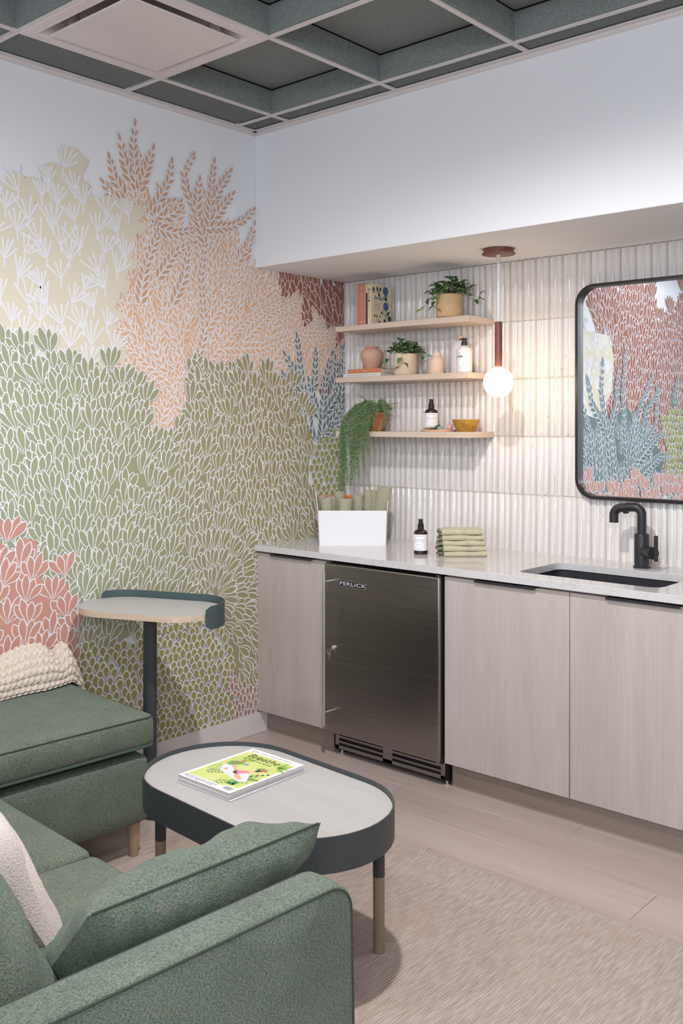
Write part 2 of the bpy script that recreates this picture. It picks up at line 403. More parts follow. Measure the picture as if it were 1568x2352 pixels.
M_seam = mat('dark_seam', (62,70,60), 0.95)

# ------------------------------------------------------------------ the room
HC = 2.7813; HS = 2.153; DS = 0.6265
YF = -5.6; XR = 5.2
b = MB(); b.box(-0.1, XR+0.1, YF-0.1, 0.1, -0.06, -0.0115)
floor = struct(b.build('floor', mat('subfloor', (150,120,105), 0.8)))
# floorboards, run along x, joints staggered
pw, pl = 0.19, 1.83
pb = MB(); pb.box(0, pl-0.0012, 0, pw-0.0012, -0.0115, 0.0)
plank0 = None
yy = -0.50; row = 0
while yy > -4.6:
    x = -0.2-(row*0.71 % pl)
    while x < 4.4:
        xa, xb = max(x, 0.0), min(x+pl, 4.4)
        if xb-xa > 0.05:
            q = MB(); q.box(xa-(xa+xb)/2, xb-(xa+xb)/2-0.0012, -pw/2+0.0006, pw/2-0.0006, -0.0115, 0.0)
            o = q.build('plank', M_floor, floor, bevel=0.0008, seg=1, loc=((xa+xb)/2, yy-pw/2, 0))
        x += pl
    yy -= pw; row += 1
b = MB(); b.box(-0.1, 0.0, YF, 0.1, 0, HC)
wall_left = struct(b.build('wall_left', M_white))
b = MB(); b.box(0.0, XR, 0.0012, 0.1, 0, HS)
for z in (1.1215, 1.376, 1.6305, 1.885): b.box(0.0, 2.42, -0.0062, 0.0012, z-0.0013, z+0.0013)
wall_back = struct(b.build('wall_back', M_grout))
b = MB(); b.box(0.0, XR, -DS, 0.1, HS, HC+0.15)
wall_soffit = struct(b.build('wall_soffit', [M_white], bevel=0.002, seg=1))
# front wall with an assumed window, right wall with an added glazed door (both behind the camera)
b = MB(); wx0, wx1, wz0, wz1 = 1.0, 4.2, 0.65, 2.45
b.box(-0.1, wx0, YF-0.1, YF, 0, HC); b.box(wx1, XR+0.1, YF-0.1, YF, 0, HC); b.box(wx0, wx1, YF-0.1, YF, 0, wz0); b.box(wx0, wx1, YF-0.1, YF, wz1, HC)
wall_front = struct(b.build('wall_front', M_white))
b = MB(); dy0, dy1, dz1 = -3.6, -1.6, 2.35
b.box(XR, XR+0.1, YF, dy0, 0, HC); b.box(XR, XR+0.1, dy1, 0.1, 0, HC); b.box(XR, XR+0.1, dy0, dy1, dz1, HC)
wall_right = struct(b.build('wall_right', M_white))
b = MB()
for x0, x1 in ((wx0, wx0+0.05), (wx1-0.05, wx1), ((wx0+wx1)/2-0.03, (wx0+wx1)/2+0.03)): b.box(x0, x1, YF-0.08, YF-0.02, wz0, wz1)
b.box(wx0, wx1, YF-0.08, YF-0.02, wz0, wz0+0.05); b.box(wx0, wx1, YF-0.08, YF-0.02, wz1-0.05, wz1)
assumed_window = struct(b.build('assumed_window', M_trim))  # assumed window frame, added to go with the front area light
b = MB()
for y0, y1 in ((dy0, dy0+0.06), (dy1-0.06, dy1), ((dy0+dy1)/2-0.04, (dy0+dy1)/2+0.04)): b.box(XR+0.02, XR+0.08, y0, y1, 0, dz1)
b.box(XR+0.02, XR+0.08, dy0, dy1, 0, 0.12); b.box(XR+0.02, XR+0.08, dy0, dy1, dz1-0.08, dz1)
added_door = struct(b.build('added_door', M_char))  # unseen glazed door, added to go with the right area light
b = MB(); b.box(0.0, 0.0165, YF, -0.556, 0.0, 0.098)
baseboard_left = struct(b.build('baseboard_left', M_trim, bevel=0.002, seg=1))

# fluted tiles: each tile carries two half-round flutes
TW, TH = 0.0653, 0.2545
def tile_mesh(h):
    xs = []; ds = []
    for k in range(2):
        for i in range(7):
            t = i/6; xs.append(-TW/2+0.0006+k*TW/2+t*(TW/2-0.0010)); ds.append(0.001+0.0112*(1-(2*t-1)**2)**0.60)
    n = len(xs); v = []
    for z, sh in ((0.0012,0.55),(0.0045,1.0),(h-0.0045,1.0),(h-0.0012,0.55)):
        for x, d in zip(xs, ds): v.append((x, -d*sh, z))
    f = []
    for j in range(3):
        for i in range(n-1): f.append((j*n+i, j*n+i+1, (j+1)*n+i+1, (j+1)*n+i))
    m = len(v)
    for z in (0.0012, h-0.0012): v += [(xs[0], 0.006, z), (xs[-1], 0.006, z)]
    f.append(tuple([m, m+1]+list(range(n-1,-1,-1)))); f.append(tuple([m+3, m+2]+[3*n+i for i in range(n)]))
    f.append((m, 0, n, 2*n, 3*n, m+2)); f.append((m+1, m+3, 4*n-1, 3*n-1, 2*n-1, n-1))
    return v, f
tmesh = {}
zrows = [0.867, 1.1215, 1.376, 1.6305, 1.885]
for ri, z0 in enumerate(zrows):
    h = TH if ri < 4 else HS-z0
    src = None
    for ci in range(36):
        if src is None:
            v, f = tile_mesh(h); q = MB(); q.add(v, f); src = q.build('tile', M_glaze, wall_back, smooth=50, loc=(0.0345+ci*TW, 0.0, z0))
        else:
            inst(src, wall_back, loc=(0.0345+ci*TW, random.uniform(-0.0008,0.0008), z0+random.uniform(-0.0006,0.0006)), rot=(0,0,random.uniform(-0.006,0.006)), name='tile')

# ------------------------------------------------------------------ ceiling of felt coffers in a tee grid
ceil_base = MB(); ceil_base.box(-0.1, XR+0.1, YF-0.1, 0.1, HC+0.16, HC+0.2)
ceiling = struct(ceil_base.build('ceiling', mat('plenum', (60,60,62), 0.9)))
G = 0.6096; AX, AY = 0.2283, -0.7424
ni, nj = 8, 8
# tee bars
tb = MB(); tb.box(-0.0125, 0.0125, -2.5, 2.5, 0, 0.006); 
for i in range(ni+1):
    x = AX+i*G
    if x < XR: q = MB(); q.box(-0.0095, 0.0095, YF, -DS, 0, 0.006); q.build('tee_bar', M_tee, ceiling, loc=(x, 0, HC))
for j in range(nj+1):
    y = AY-j*G
    if y > YF: q = MB(); q.box(0, XR, -0.0095, 0.0095, 0.0004, 0.006); q.build('tee_bar', M_tee, ceiling, loc=(0, y, HC))
MX = Matrix(((1,0,0,0),(0,0,1,0),(0,1,0,0),(0,0,0,1)))
Lp = [(0,-0.020),(0.0015,-0.020),(0.0015,-0.002),(0.020,-0.002),(0.020,0.004),(0,0.004)]
q = MB(); q.prism(Lp, YF, -DS, M=MX); q.build('wall_angle', M_tee, ceiling, loc=(0, 0, HC))
q = MB(); q.prism(Lp, 0, XR, M=Matrix(((0,0,1,0),(-1,0,0,-DS),(0,1,0,0),(0,0,0,1)))); q.build('wall_angle', M_tee, ceiling, loc=(0, 0, HC))
# flat felt panels along the two walls
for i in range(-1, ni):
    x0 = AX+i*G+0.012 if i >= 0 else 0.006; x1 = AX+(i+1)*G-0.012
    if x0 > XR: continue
    q = MB(); q.box(x0-(x0+x1)/2, x1-(x0+x1)/2, -0.05, 0.05, 0, 0.012); q.build('edge_panel', M_felt_shaded, ceiling, loc=((x0+x1)/2, (AY-DS)/2+0.0, HC+0.008))
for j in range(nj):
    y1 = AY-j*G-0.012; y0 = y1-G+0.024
    q = MB(); q.box(-AX/2+0.010, AX/2-0.010, y0-(y0+y1)/2, y1-(y0+y1)/2, 0, 0.012); q.build('edge_panel', M_felt_shaded, ceiling, loc=(AX/2, (y0+y1)/2, HC+0.008))
# coffers
CD = 0.100
side0 = None; top0 = None
for i in range(ni):
    for j in range(nj):
        cx, cy = AX+(i+0.5)*G, AY-(j+0.5)*G
        if cx > XR-0.2 or cy < YF+0.2: continue
        if i == 0 and j == 1: continue                       # the air diffuser sits here
        near = i < 6 and j < 6
        hb = G/2-0.0110; ht = hb-0.004
        if side0 is None:
            q = MB(); e = 0.0035
            q.add([(-hb+e,-hb,0.006),(hb-e,-hb,0.006),(ht-e,-ht,CD),(-ht+e,-ht,CD),(-hb+e,-hb+0.009,0.006),(hb-e,-hb+0.009,0.006),(ht-e,-ht+0.009,CD),(-ht+e,-ht+0.009,CD)],
                  [(0,1,2,3),(5,4,7,6),(0,4,5,1),(1,5,6,2),(2,6,7,3),(3,7,4,0)])
            side0 = q.build('coffer_panel', M_felt, ceiling, loc=(cx, cy, HC)); sides = [side0]
            for r in (1,2,3): inst(side0, ceiling, (cx,cy,HC), (0,0,r*PI/2), name='coffer_panel')
            q = MB(); q.box(-ht+0.006, ht-0.006, -ht+0.006, ht-0.006, CD+0.008, CD+0.02); top0 = q.build('coffer_top', M_felt, ceiling, loc=(cx,cy,HC))
            q = MB(); q.box(-G/2+0.002, G/2-0.002, -G/2+0.002, G/2-0.002, CD+0.022, CD+0.03); back0 = q.build('coffer_shadow_gap', M_gap, ceiling, loc=(cx,cy,HC))
        else:
            for r in range(4): inst(side0, ceiling, (cx,cy,HC), (0,0,r*PI/2), name='coffer_panel')
            inst(top0, ceiling, (cx,cy,HC), name='coffer_top')
            inst(back0, ceiling, (cx,cy,HC), name='coffer_shadow_gap')
# dark backing strips inside the grid paint the shade in the reveals between felt panels
q = MB()
for i in range(ni+1):
    x = AX+i*G; q.box(x-0.0035, x+0.0035, YF, -DS-0.01, 0.03, CD+0.02)
for j in range(nj+1):
    y = AY-j*G
    if y > YF: q.box(0, XR, y-0.0035, y+0.0035, 0.031, CD+0.02)
q.build('reveal_shade', M_gap, ceiling, loc=(0,0,HC))

# square plaque air diffuser
cx, cy = AX+0.5*G, AY-1.5*G
ad = thing('air_diffuser', 'square white plaque air diffuser set in the grey felt ceiling grid', 'vent', (cx, cy, HC))
q = MB(); o1, o2, o3 = G/2-0.006, G/2-0.045, G/2-0.105
def ring(mb, a, za, b2, zb):
    v = [(-a,-a,za),(a,-a,za),(a,a,za),(-a,a,za),(-b2,-b2,zb),(b2,-b2,zb),(b2,b2,zb),(-b2,b2,zb)]
    mb.add(v, [(i,i+4,(i+1)%4+4,(i+1)%4) for i in range(4)])
ring(q, o1, 0.010, o1, -0.004); ring(q, o1, -0.004, o2, -0.004); ring(q, o2, -0.004, o2-0.035, 0.045); ring(q, o2-0.035, 0.045, o2-0.05, 0.075)
v = o2-0.05; q.add([(-v,-v,0.075),(v,-v,0.075),(v,v,0.075),(-v,v,0.075)], [(3,2,1,0)])
q.build('frame', M_diff, ad)
q = MB(); q.box(-0.228, 0.228, -0.228, 0.228, -0.010, -0.004); q.build('plaque', M_diff, ad, bevel=0.003, seg=2)
for sx in (-1,1):
    for sy in (-1,1): q = MB(); q.lathe([(0.022,0.004),(0.022,0.03),(0.016,0.075)], 16); q.build('hanger', M_diff, ad, smooth=40, loc=(sx*0.17, sy*0.17, 0))

# ------------------------------------------------------------------ printed mural of corals on the left wall (outlines in wall metres: y, z)
GREEN = [(-2.308,1.684),(-2.067,1.714),(-1.901,1.727),(-1.796,1.738),(-1.668,1.73),(-1.552,1.685),(-1.482,1.611),(-1.441,1.691),(-1.357,1.669),(-1.314,1.59),(-1.248,1.52),(-1.214,1.411),(-1.181,1.319),(-1.135,1.383),(-1.1,1.466),(-1.024,1.429),(-0.992,1.514),(-1.04,1.626),(-0.955,1.667),(-0.829,1.682),(-0.737,1.676),(-0.587,1.683),(-0.516,1.624),(-0.414,1.627),(-0.324,1.524),(-0.247,1.418),(-0.275,1.29),(-0.278,1.14),(-0.247,1.032),(-0.103,0.979),(-0.01,0.95),(-0.01,0.79),(-0.615,0.808),(-0.615,0.186),(-0.737,0.221),(-0.79,0.399),(-0.893,0.562),(-1.259,0.591),(-1.571,0.504),(-1.796,0.529),(-2.308,0.582)]
OLIVE = [(-2.221,0.565),(-1.686,0.509),(-1.532,0.539),(-1.409,0.509),(-1.281,0.555),(-1.237,0.632),(-0.905,0.573),(-0.829,0.464),(-0.764,0.355),(-0.803,0.284),(-0.777,0.121),(-0.79,0.036),(-1.325,0.058),(-2.221,0.091)]
BRICK = [(-0.842,0.291),(-0.803,0.401),(-0.737,0.221),(-0.609,0.195),(-0.473,0.094),(-0.473,0.032),(-0.553,0.026),(-0.808,0.031)]
LIME = [(-0.278,1.285),(-0.168,1.348),(-0.01,1.373),(-0.003,0.927),(-0.247,0.978),(-0.256,1.139)]
RUST = [(-0.473,2.138),(-0.006,2.129),(-0.006,1.35),(-0.103,1.362),(-0.168,1.678),(-0.324,1.82),(-0.473,1.998)]
PEACH = [(-1.42,2.313),(-1.389,2.406),(-1.325,2.481),(-1.27,2.473),(-1.237,2.38),(-1.21,2.321),(-1.135,2.389),(-1.118,2.309),(-1.028,2.27),(-0.992,2.385),(-0.95,2.45),(-0.88,2.433),(-0.855,2.35),(-0.803,2.3),(-0.737,2.26),(-0.631,2.184),(-0.473,2.091),(-0.293,1.929),(-0.053,1.837),(-0.037,1.705),(-0.168,1.635),(-0.324,1.609),(-0.473,1.625),(-0.855,1.633),(-1.004,1.59),(-1.028,1.401),(-1.178,1.301),(-1.248,1.456),(-1.325,1.581),(-1.43,1.648),(-1.532,1.729),(-1.591,1.827),(-1.451,1.925),(-1.357,2.094)]
CREAM = [(-2.221,2.178),(-1.901,2.248),(-1.875,2.308),(-1.832,2.348),(-1.769,2.344),(-1.76,2.243),(-1.753,2.306),(-1.724,2.336),(-1.714,2.395),(-1.677,2.416),(-1.641,2.393),(-1.639,2.474),(-1.601,2.492),(-1.552,2.465),(-1.56,2.375),(-1.502,2.322),(-1.43,2.332),(-1.346,2.34),(-1.299,2.312),(-1.286,2.255),(-1.325,2.098),(-1.357,2.005),(-1.409,1.885),(-1.43,1.831),(-1.357,1.757),(-1.357,1.686),(-1.472,1.646),(-1.901,1.676),(-2.221,1.66)]
SALMON = [(-2.16,1.108),(-1.901,1.049),(-1.867,0.998),(-1.823,1.059),(-1.76,1.046),(-1.76,0.915),(-1.724,0.886),(-1.63,0.867),(-1.626,0.808),(-1.668,0.738),(-1.587,0.702),(-1.581,0.641),(-1.62,0.563),(-1.601,0.492),(-1.686,0.475),(-1.901,0.501),(-2.16,0.538)]
PB = [[(-1.299,2.387),(-1.307,2.493),(-1.314,2.581),(-1.307,2.65)],[(-1.32,2.419),(-1.357,2.501),(-1.378,2.576)],[(-1.286,2.39),(-1.248,2.487),(-1.219,2.569)],[(-1.357,2.359),(-1.405,2.421),(-1.426,2.487)],[(-1.226,2.31),(-1.169,2.392),(-1.128,2.473),(-1.118,2.534)],[(-1.346,2.326),(-1.414,2.349),(-1.451,2.386)],[(-1.214,2.293),(-1.135,2.361),(-1.088,2.384)],[(-1.158,2.302),(-1.1,2.334),(-1.076,2.371)],[(-1.214,2.257),(-1.111,2.245),(-1.004,2.27)],[(-0.93,2.224),(-0.98,2.35),(-1.033,2.435),(-1.048,2.507),(-1.004,2.587)],[(-0.91,2.265),(-0.9,2.401),(-0.893,2.499),(-0.88,2.582)],[(-0.893,2.402),(-0.842,2.489),(-0.79,2.561)],[(-0.88,2.346),(-0.829,2.403),(-0.777,2.461)],[(-0.93,2.291),(-0.777,2.324),(-0.697,2.366),(-0.648,2.413)],[(-0.98,2.331),(-0.975,2.426),(-0.965,2.485)],[(-0.737,2.171),(-0.67,2.26),(-0.637,2.345)],[(-0.697,2.176),(-0.67,2.26),(-0.656,2.292)],[(-1.281,1.923),(-1.259,2.07),(-1.192,2.224),(-1.214,2.312)],[(-1.028,1.42),(-1.123,1.605),(-1.237,1.819),(-1.303,1.957)],[(-1.028,1.382),(-1.004,1.609),(-0.93,1.841),(-0.955,2.068),(-0.93,2.224)],[(-0.93,1.841),(-0.803,2.006),(-0.697,2.136)],[(-1.123,1.605),(-1.325,1.741),(-1.399,1.842)],[(-1.004,1.609),(-0.855,1.768),(-0.697,1.897),(-0.473,2.018)],[(-0.855,1.768),(-0.587,1.784),(-0.293,1.886),(-0.199,1.947)],[(-1.192,2.041),(-1.1,2.163),(-1.004,2.213)],[(-1.1,1.661),(-1.259,1.601),(-1.325,1.652)],[(-1.111,1.939),(-1.052,2.057),(-1.028,2.172)],[(-0.751,1.656),(-0.697,1.817),(-0.53,1.951),(-0.354,2.029)],[(-0.587,1.662),(-0.473,1.791),(-0.324,1.863),(-0.103,1.878)],[(-1.214,1.347),(-1.146,1.512),(-1.076,1.606)],[(-1.325,1.812),(-1.451,1.838),(-1.552,1.847)],[(-0.803,1.889),(-0.777,2.048),(-0.751,2.17)],[(-0.53,1.664),(-0.414,1.815),(-0.39,1.963)],[(-0.293,1.631),(-0.231,1.762),(-0.183,1.851),(-0.231,1.977)]]
BB = [[(-0.247,1.343),(-0.293,1.524),(-0.324,1.672),(-0.354,1.84)],[(-0.293,1.524),(-0.231,1.633),(-0.225,1.773)],[(-0.324,1.587),(-0.378,1.691),(-0.429,1.752)],[(-0.354,1.544),(-0.414,1.606),(-0.444,1.657)],[(-0.183,1.353),(-0.168,1.526),(-0.151,1.657),(-0.109,1.768)],[(-0.151,1.483),(-0.07,1.571),(-0.02,1.684),(-0.01,1.817)],[(-0.215,1.342),(-0.119,1.406),(-0.01,1.439)],[(-0.168,1.396),(-0.086,1.461),(-0.02,1.528)],[(-0.103,1.593),(-0.07,1.682),(-0.076,1.748)],[(-0.231,1.353),(-0.293,1.418),(-0.324,1.503)],[(-0.199,1.461),(-0.247,1.568),(-0.269,1.631)],[(-0.037,1.528),(-0.017,1.684),(-0.01,1.773)],[(-0.262,1.396),(-0.278,1.482),(-0.293,1.588)],[(-0.103,1.351),(-0.053,1.395),(-0.01,1.406)]]
M_RUST = [(-2.666,2.342),(-2.867,2.441),(-3.809,2.594),(-3.809,2.489),(-3.686,2.373),(-3.935,2.29),(-4.151,2.344),(-4.405,2.476),(-5.781,2.731),(-5.781,1.318),(-4.405,1.405),(-3.566,1.476),(-3.042,1.667),(-2.833,2.105)]
M_CREAM = [(-2.505,2.143),(-2.666,2.093),(-3.007,2.085),(-3.077,1.895),(-3.042,1.667),(-2.833,1.473),(-2.505,1.349)]
M_BLUE = [[(-3.335,0.875),(-3.26,1.342),(-3.222,1.672),(-3.26,1.937)],[(-3.335,1.175),(-3.488,1.509),(-3.727,1.788)],[(-3.042,0.924),(-2.971,1.345),(-2.867,1.663),(-2.888,1.855)],[(-2.971,1.345),(-2.732,1.566),(-2.666,1.721)],[(-2.971,1.313),(-3.113,1.571),(-3.128,1.8)],[(-2.766,0.939),(-2.699,1.347),(-2.601,1.533)],[(-3.335,1.075),(-3.809,1.407),(-3.851,1.687)],[(-3.488,1.002),(-3.892,1.16),(-4.196,1.17)],[(-3.488,1.137),(-3.809,1.302),(-4.02,1.371)],[(-3.566,1.339),(-3.646,1.545),(-3.851,1.67)],[(-3.646,0.926),(-3.892,1.002),(-4.063,1.048)],[(-3.149,0.951),(-3.077,1.149),(-3.042,1.344)],[(-2.833,0.935),(-2.847,1.188),(-2.82,1.409)],[(-3.449,0.936),(-3.449,1.206),(-3.41,1.475)],[(-4.196,1.551),(-4.196,1.659),(-4.24,1.769)]]
M_LIME = [(-3.892,1.442),(-4.151,1.496),(-5.781,1.568),(-5.781,0.737),(-3.977,0.909),(-4.063,1.191)]
M_SALMON = [(-2.505,1.013),(-2.634,1.07),(-2.766,0.97),(-3.042,0.989),(-3.488,1.002),(-3.977,0.945),(-4.405,0.999),(-5.781,0.986),(-5.781,0.487),(-2.505,0.739)]
M_GREEN = [(-2.505,0.769),(-5.781,0.529),(-5.781,-0.76),(-2.505,-0.177)]

def inside(p, poly):
    x, y = p; c = False; j = len(poly)-1
    for i in range(len(poly)):
        xi, yi = poly[i]; xj, yj = poly[j]
        if (yi > y) != (yj > y) and x < (xj-xi)*(y-yi)/(yj-yi)+xi: c = not c
        j = i
    return c
def petal(L, W, n=6, fat=1.65):
    right = [(W/2*math.sin(PI*(i/n)**fat)**0.85, L*i/n) for i in range(1, n)]
    return [(0,0)]+right+[(W*0.10, L*0.985), (-W*0.10, L*0.985)]+[(-x, y) for x, y in reversed(right)]
def leaf(L, W, n=4):
    right = [(W/2*math.sin(PI*(i/n)**0.95)**0.9, L*i/n) for i in range(1, n)]
    return [(0,0)]+right+[(0,L)]+[(-x, y) for x, y in reversed(right)]
class Print:
    def __init__(s): s.mb = MB(); s.c = 0
    def poly(s, pts, x, mi): s.mb.add([(x,y,z) for y,z in pts], [tuple(range(len(pts)))], mi)
    def blade(s, y, z, ang, L, W, x, outline=0.0042, shape=petal, fill=1, tip=True):
        """ang measured from straight up, positive leaning towards +y"""
        ca, sa = math.cos(ang), math.sin(ang)
        def put(pts, oy): return [(y+px*ca+(py+oy)*sa, z-px*sa+(py+oy)*ca) for px, py in pts]
        s.poly(put(shape(L+2*outline, W+2*outline), -outline), x, 0)
        s.poly(put(shape(L, W), 0), x+1.5e-6, fill)
    def lev(s, x): s.c = (s.c+191) % 503; return x+3e-6*s.c
    def ground(s, poly, x, mi): s.poly(poly, x, mi)
    def sprig(s, line, x, L=0.048, W=0.0165, step=0.021, ang=0.62, out=0.0035, fill=1):
        pts = []; 
        for (y0,z0),(y1,z1) in zip(line, line[1:]):
            d = math.hypot(y1-y0, z1-z0); k = max(1, int(d/0.004))
            for i in range(k): pts.append((y0+(y1-y0)*i/k, z0+(z1-z0)*i/k))
        pts.append(line[-1]); n = len(pts); st = max(2, int(step/0.004)); side = 1
        # white midrib under the leaves
        i = 0; kk = 0
        while i < n-2:
            j = min(n-1, i+4); dy, dz = pts[j][0]-pts[max(0,i-2)][0], pts[j][1]-pts[max(0,i-2)][1]
            a = math.atan2(dy, dz); t = i/max(1,n-1); l = L*(1-0.5*t)*random.uniform(0.85,1.12)
            for sd in (1,-1):
                s.blade(pts[i][0]+sd*0.0025*math.cos(a), pts[i][1]-sd*0.0025*math.sin(a), a+sd*ang*(1-0.25*t)+random.uniform(-.08,.08), l, W*(1-0.3*t), s.lev(x), out, leaf, fill)
            i += st
        dy, dz = pts[-1][0]-pts[max(0,n-5)][0], pts[-1][1]-pts[max(0,n-5)][1]
        s.blade(pts[-1][0], pts[-1][1], math.atan2(dy,dz), L*0.7, W*0.8, s.lev(x), out, leaf, fill)
    def field(s, poly, x, dy, dz, flow, L, W, n=4, spread=0.62, step=0, fill=1, out=0.0042, jit=0.25):
        ys = [p[0] for p in poly]; zs = [p[1] for p in poly]
        cyc = 3*n if n > 1 else 6; rs_ = (cyc+1)*6e-6
        z = max(zs)+0.02; r = 0; k = 0
        while z > min(zs)-L:
            y = min(ys)-dy/2+(r % 2)*dy/2; c = 0
            while y < max(ys)+dy:
                py, pz = y+random.uniform(-jit,jit)*dy, z+random.uniform(-jit,jit)*dz
                a0 = flow(py, pz)
                cy, cz = py+0.4*L*math.sin(a0), pz+0.4*L*math.cos(a0)
                if inside((cy,cz), poly) or inside((py,pz), poly):
                    for q in sorted(range(n), key=lambda i: -abs(i-(n-1)/2)):
                        t = (q/(n-1)*2-1) if n > 1 else 0
                        if n > 1: t += random.uniform(-.12,.12)
                        l = L*random.uniform(0.82,1.12)*(1-0.12*abs(t))
                        # side petals first, the middle ones lie on top
                        k += 1; s.blade(py+0.006*t, pz, a0+spread*t, l, W*random.uniform(0.85,1.12), x+r*rs_+(k % cyc)*6e-6, out, petal, fill)
                y += dy; c += 1
            z -= dz; r += 1
    def done(s, name, mats, label): 
        o = s.mb.build(name, mats, wall_left); o['label'] = label; return o

def two_tone(name, ca, cb, y0, y1):
    m = bpy.data.materials.new(name); m.use_nodes = True; nt = m.node_tree; b = nt.nodes['Principled BSDF']; b.inputs['Roughness'].default_value = 0.85
    tc = nt.nodes.new('ShaderNodeTexCoord'); sx = nt.nodes.new('ShaderNodeSeparateXYZ'); nt.links.new(tc.outputs['Object'], sx.inputs[0])
    r = nt.nodes.new('ShaderNodeMapRange'); r.inputs['From Min'].default_value = y0; r.inputs['From Max'].default_value = y1; nt.links.new(sx.outputs['Y'], r.inputs['Value'])
    mx = nt.nodes.new('ShaderNodeMixRGB'); mx.inputs[1].default_value = s2l(ca)+(1,); mx.inputs[2].default_value = s2l(cb)+(1,)
    nt.links.new(r.outputs[0], mx.inputs[0]); nt.links.new(mx.outputs[0], b.inputs['Base Color']); return m
K_line = mat('mural_white', (236,236,243), 0.85)
K_green = two_tone('mural_green', (160,167,138), (158,150,112), -1.9, -0.6)
K_olive = mat('mural_olive', (160,153,100), 0.85)
K_brick = mat('mural_brick', (172,128,112), 0.85)
K_lime = mat('mural_lime', (160,158,98), 0.85)
K_rust = mat('mural_rust', (160,106,90), 0.85)
K_peach = mat('mural_peach', (224,183,152), 0.85)
K_peach2 = mat('mural_tan', (208,166,138), 0.85)
K_cream = mat('mural_cream', (224,216,196), 0.85)
K_blue = mat('mural_bluegrey', (112,130,130), 0.85)
K_salmon = mat('mural_salmon', (202,150,135), 0.85)
rs = random.getstate(); random.seed(11)
up = lambda y, z: 0.0

# rust coral at the top right corner
p = Print(); p.ground(RUST, 0.00025, 1)
p.field(RUST, 0.0003, 0.075, 0.070, lambda y, z: -0.1+0.4*math.sin(9*y), 0.13, 0.032, 3, 0.26, fill=1, out=0.0036)
p.done('painted_rust_coral', [K_line, K_rust], 'rust red coral of the mural')

# peach fern coral: loose sprigs inside, drawn branches over them
cyP = sum(q[0] for q in PEACH)/len(PEACH); czP = sum(q[1] for q in PEACH)/len(PEACH)
p = Print(); p.ground([(cyP+(y-cyP)*0.90, czP+(z-czP)*0.90-0.01) for y, z in PEACH], 0.0012, 1); x = 0.00125
ys = [q[0] for q in PEACH]; zs = [q[1] for q in PEACH]
z = max(zs); r = 0
while z > min(zs)-0.05:
    y = min(ys)-0.04+(r % 2)*0.030
    while y < max(ys):
        py, pz = y+random.uniform(-.02,.02), z+random.uniform(-.02,.02)
        a = math.atan2(py+1.02, max(0.15, pz-0.85))*0.55+random.uniform(-.35,.35)
        ok = inside((py+0.05*math.sin(a), pz+0.05*math.cos(a)), PEACH)
        if ok:
            b2 = a+random.uniform(-.3,.3)
            p.sprig([(py,pz),(py+.06*math.sin(a),pz+.06*math.cos(a)),(py+.06*math.sin(a)+.05*math.sin(b2),pz+.06*math.cos(a)+.05*math.cos(b2))], x, 0.060, 0.0190, 0.035, 0.55, 0.0042, 1)
        y += 0.066
    z -= 0.058; r += 1
for k, ln in enumerate(PB):
    p.sprig(ln, 0.0028, 0.056, 0.0185, 0.033, 0.56, 0.0044, 2 if max(q[1] for q in ln) > 2.17 else 1)
p.done('painted_peach_coral', [K_line, K_peach, K_peach2], 'peach fern coral of the mural')

# cream fan coral
p = Print(); p.ground(CREAM, 0.0044, 1)
for k in range(len(CREAM)):
    y, z = CREAM[k]
    if z > 1.78 and y > -2.0:
        a = random.uniform(-.35,.35); pts = [(y, z-0.05)]+[(y+0.062*math.sin(a+t), z-0.05+0.062*math.cos(a+t)) for t in [(-0.75+0.15*i) for i in range(11)]]
        p.poly(pts[::-1], 0.00443+k*4e-6, 1)
z = max(q[1] for q in CREAM)+0.02; r = 0
while z > 1.45:
    y = -2.4+(r % 2)*0.05
    while y < -1.1:
        py, pz = y+random.uniform(-.02,.02), z+random.uniform(-.02,.02); a0 = random.uniform(-0.55,0.55)
        cb = 0.0046+(r % 2)*9e-5; r0_ = 0
        if inside((py+0.03*math.sin(a0), pz+0.03*math.cos(a0)), CREAM):
            n = random.choice((4,5,5,6)); L = random.uniform(0.070,0.100)
            for i in range(n):
                a = a0+(i/(n-1)-0.5)*1.25+random.uniform(-.06,.06); l = L*random.uniform(.8,1.1); w = 0.0042
                ca, sa = math.cos(a), math.sin(a)
                p.poly([(py-w*.5*ca+0.008*sa, pz+w*.5*sa+0.008*ca),(py+w*.5*ca+0.008*sa, pz-w*.5*sa+0.008*ca),(py+w*ca+l*sa, pz-w*sa+l*ca),(py+(l+.004)*sa, pz+(l+.004)*ca),(py-w*ca+l*sa, pz+w*sa+l*ca)], cb+i*1.2e-5, 0)
            p.poly([(py-.004,pz-0.03),(py+.004,pz-0.03),(py+.003,pz+.015),(py-.003,pz+.015)], cb+7.5e-5, 0)
        y += 0.100
    z -= 0.078; r += 1
p.done('painted_cream_coral', [K_line, K_cream], 'cream fan coral of the mural')

# blue grey fern coral
p = Print(); x = 0.0045
for kz in range(110):
    y, z = random.uniform(-0.27,-0.01), random.uniform(1.33,1.60)
    if z-1.33 > 0.36*(0.45+0.8*math.sin(10*y+1.2)): continue
    a = random.uniform(-.5,.5); p.sprig([(y,z),(y+.08*math.sin(a),z+.08*math.cos(a))], 0.0050, 0.052, 0.017, 0.030, 0.55, 0.0034, 1)
for k, ln in enumerate(BB): p.sprig(ln, 0.0066, 0.060, 0.0195, 0.034, 0.55, 0.0042, 1)
p.done('painted_blue_coral', [K_line, K_blue], 'blue grey fern coral of the mural')

# lime scales beside the counter
p = Print()
p.field(LIME, 0.0082, 0.038, 0.034, up, 0.048, 0.0310, 1, 0, fill=1, out=0.0040, jit=0.16)
p.done('painted_lime_coral', [K_line, K_lime], 'lime scaled coral of the mural')

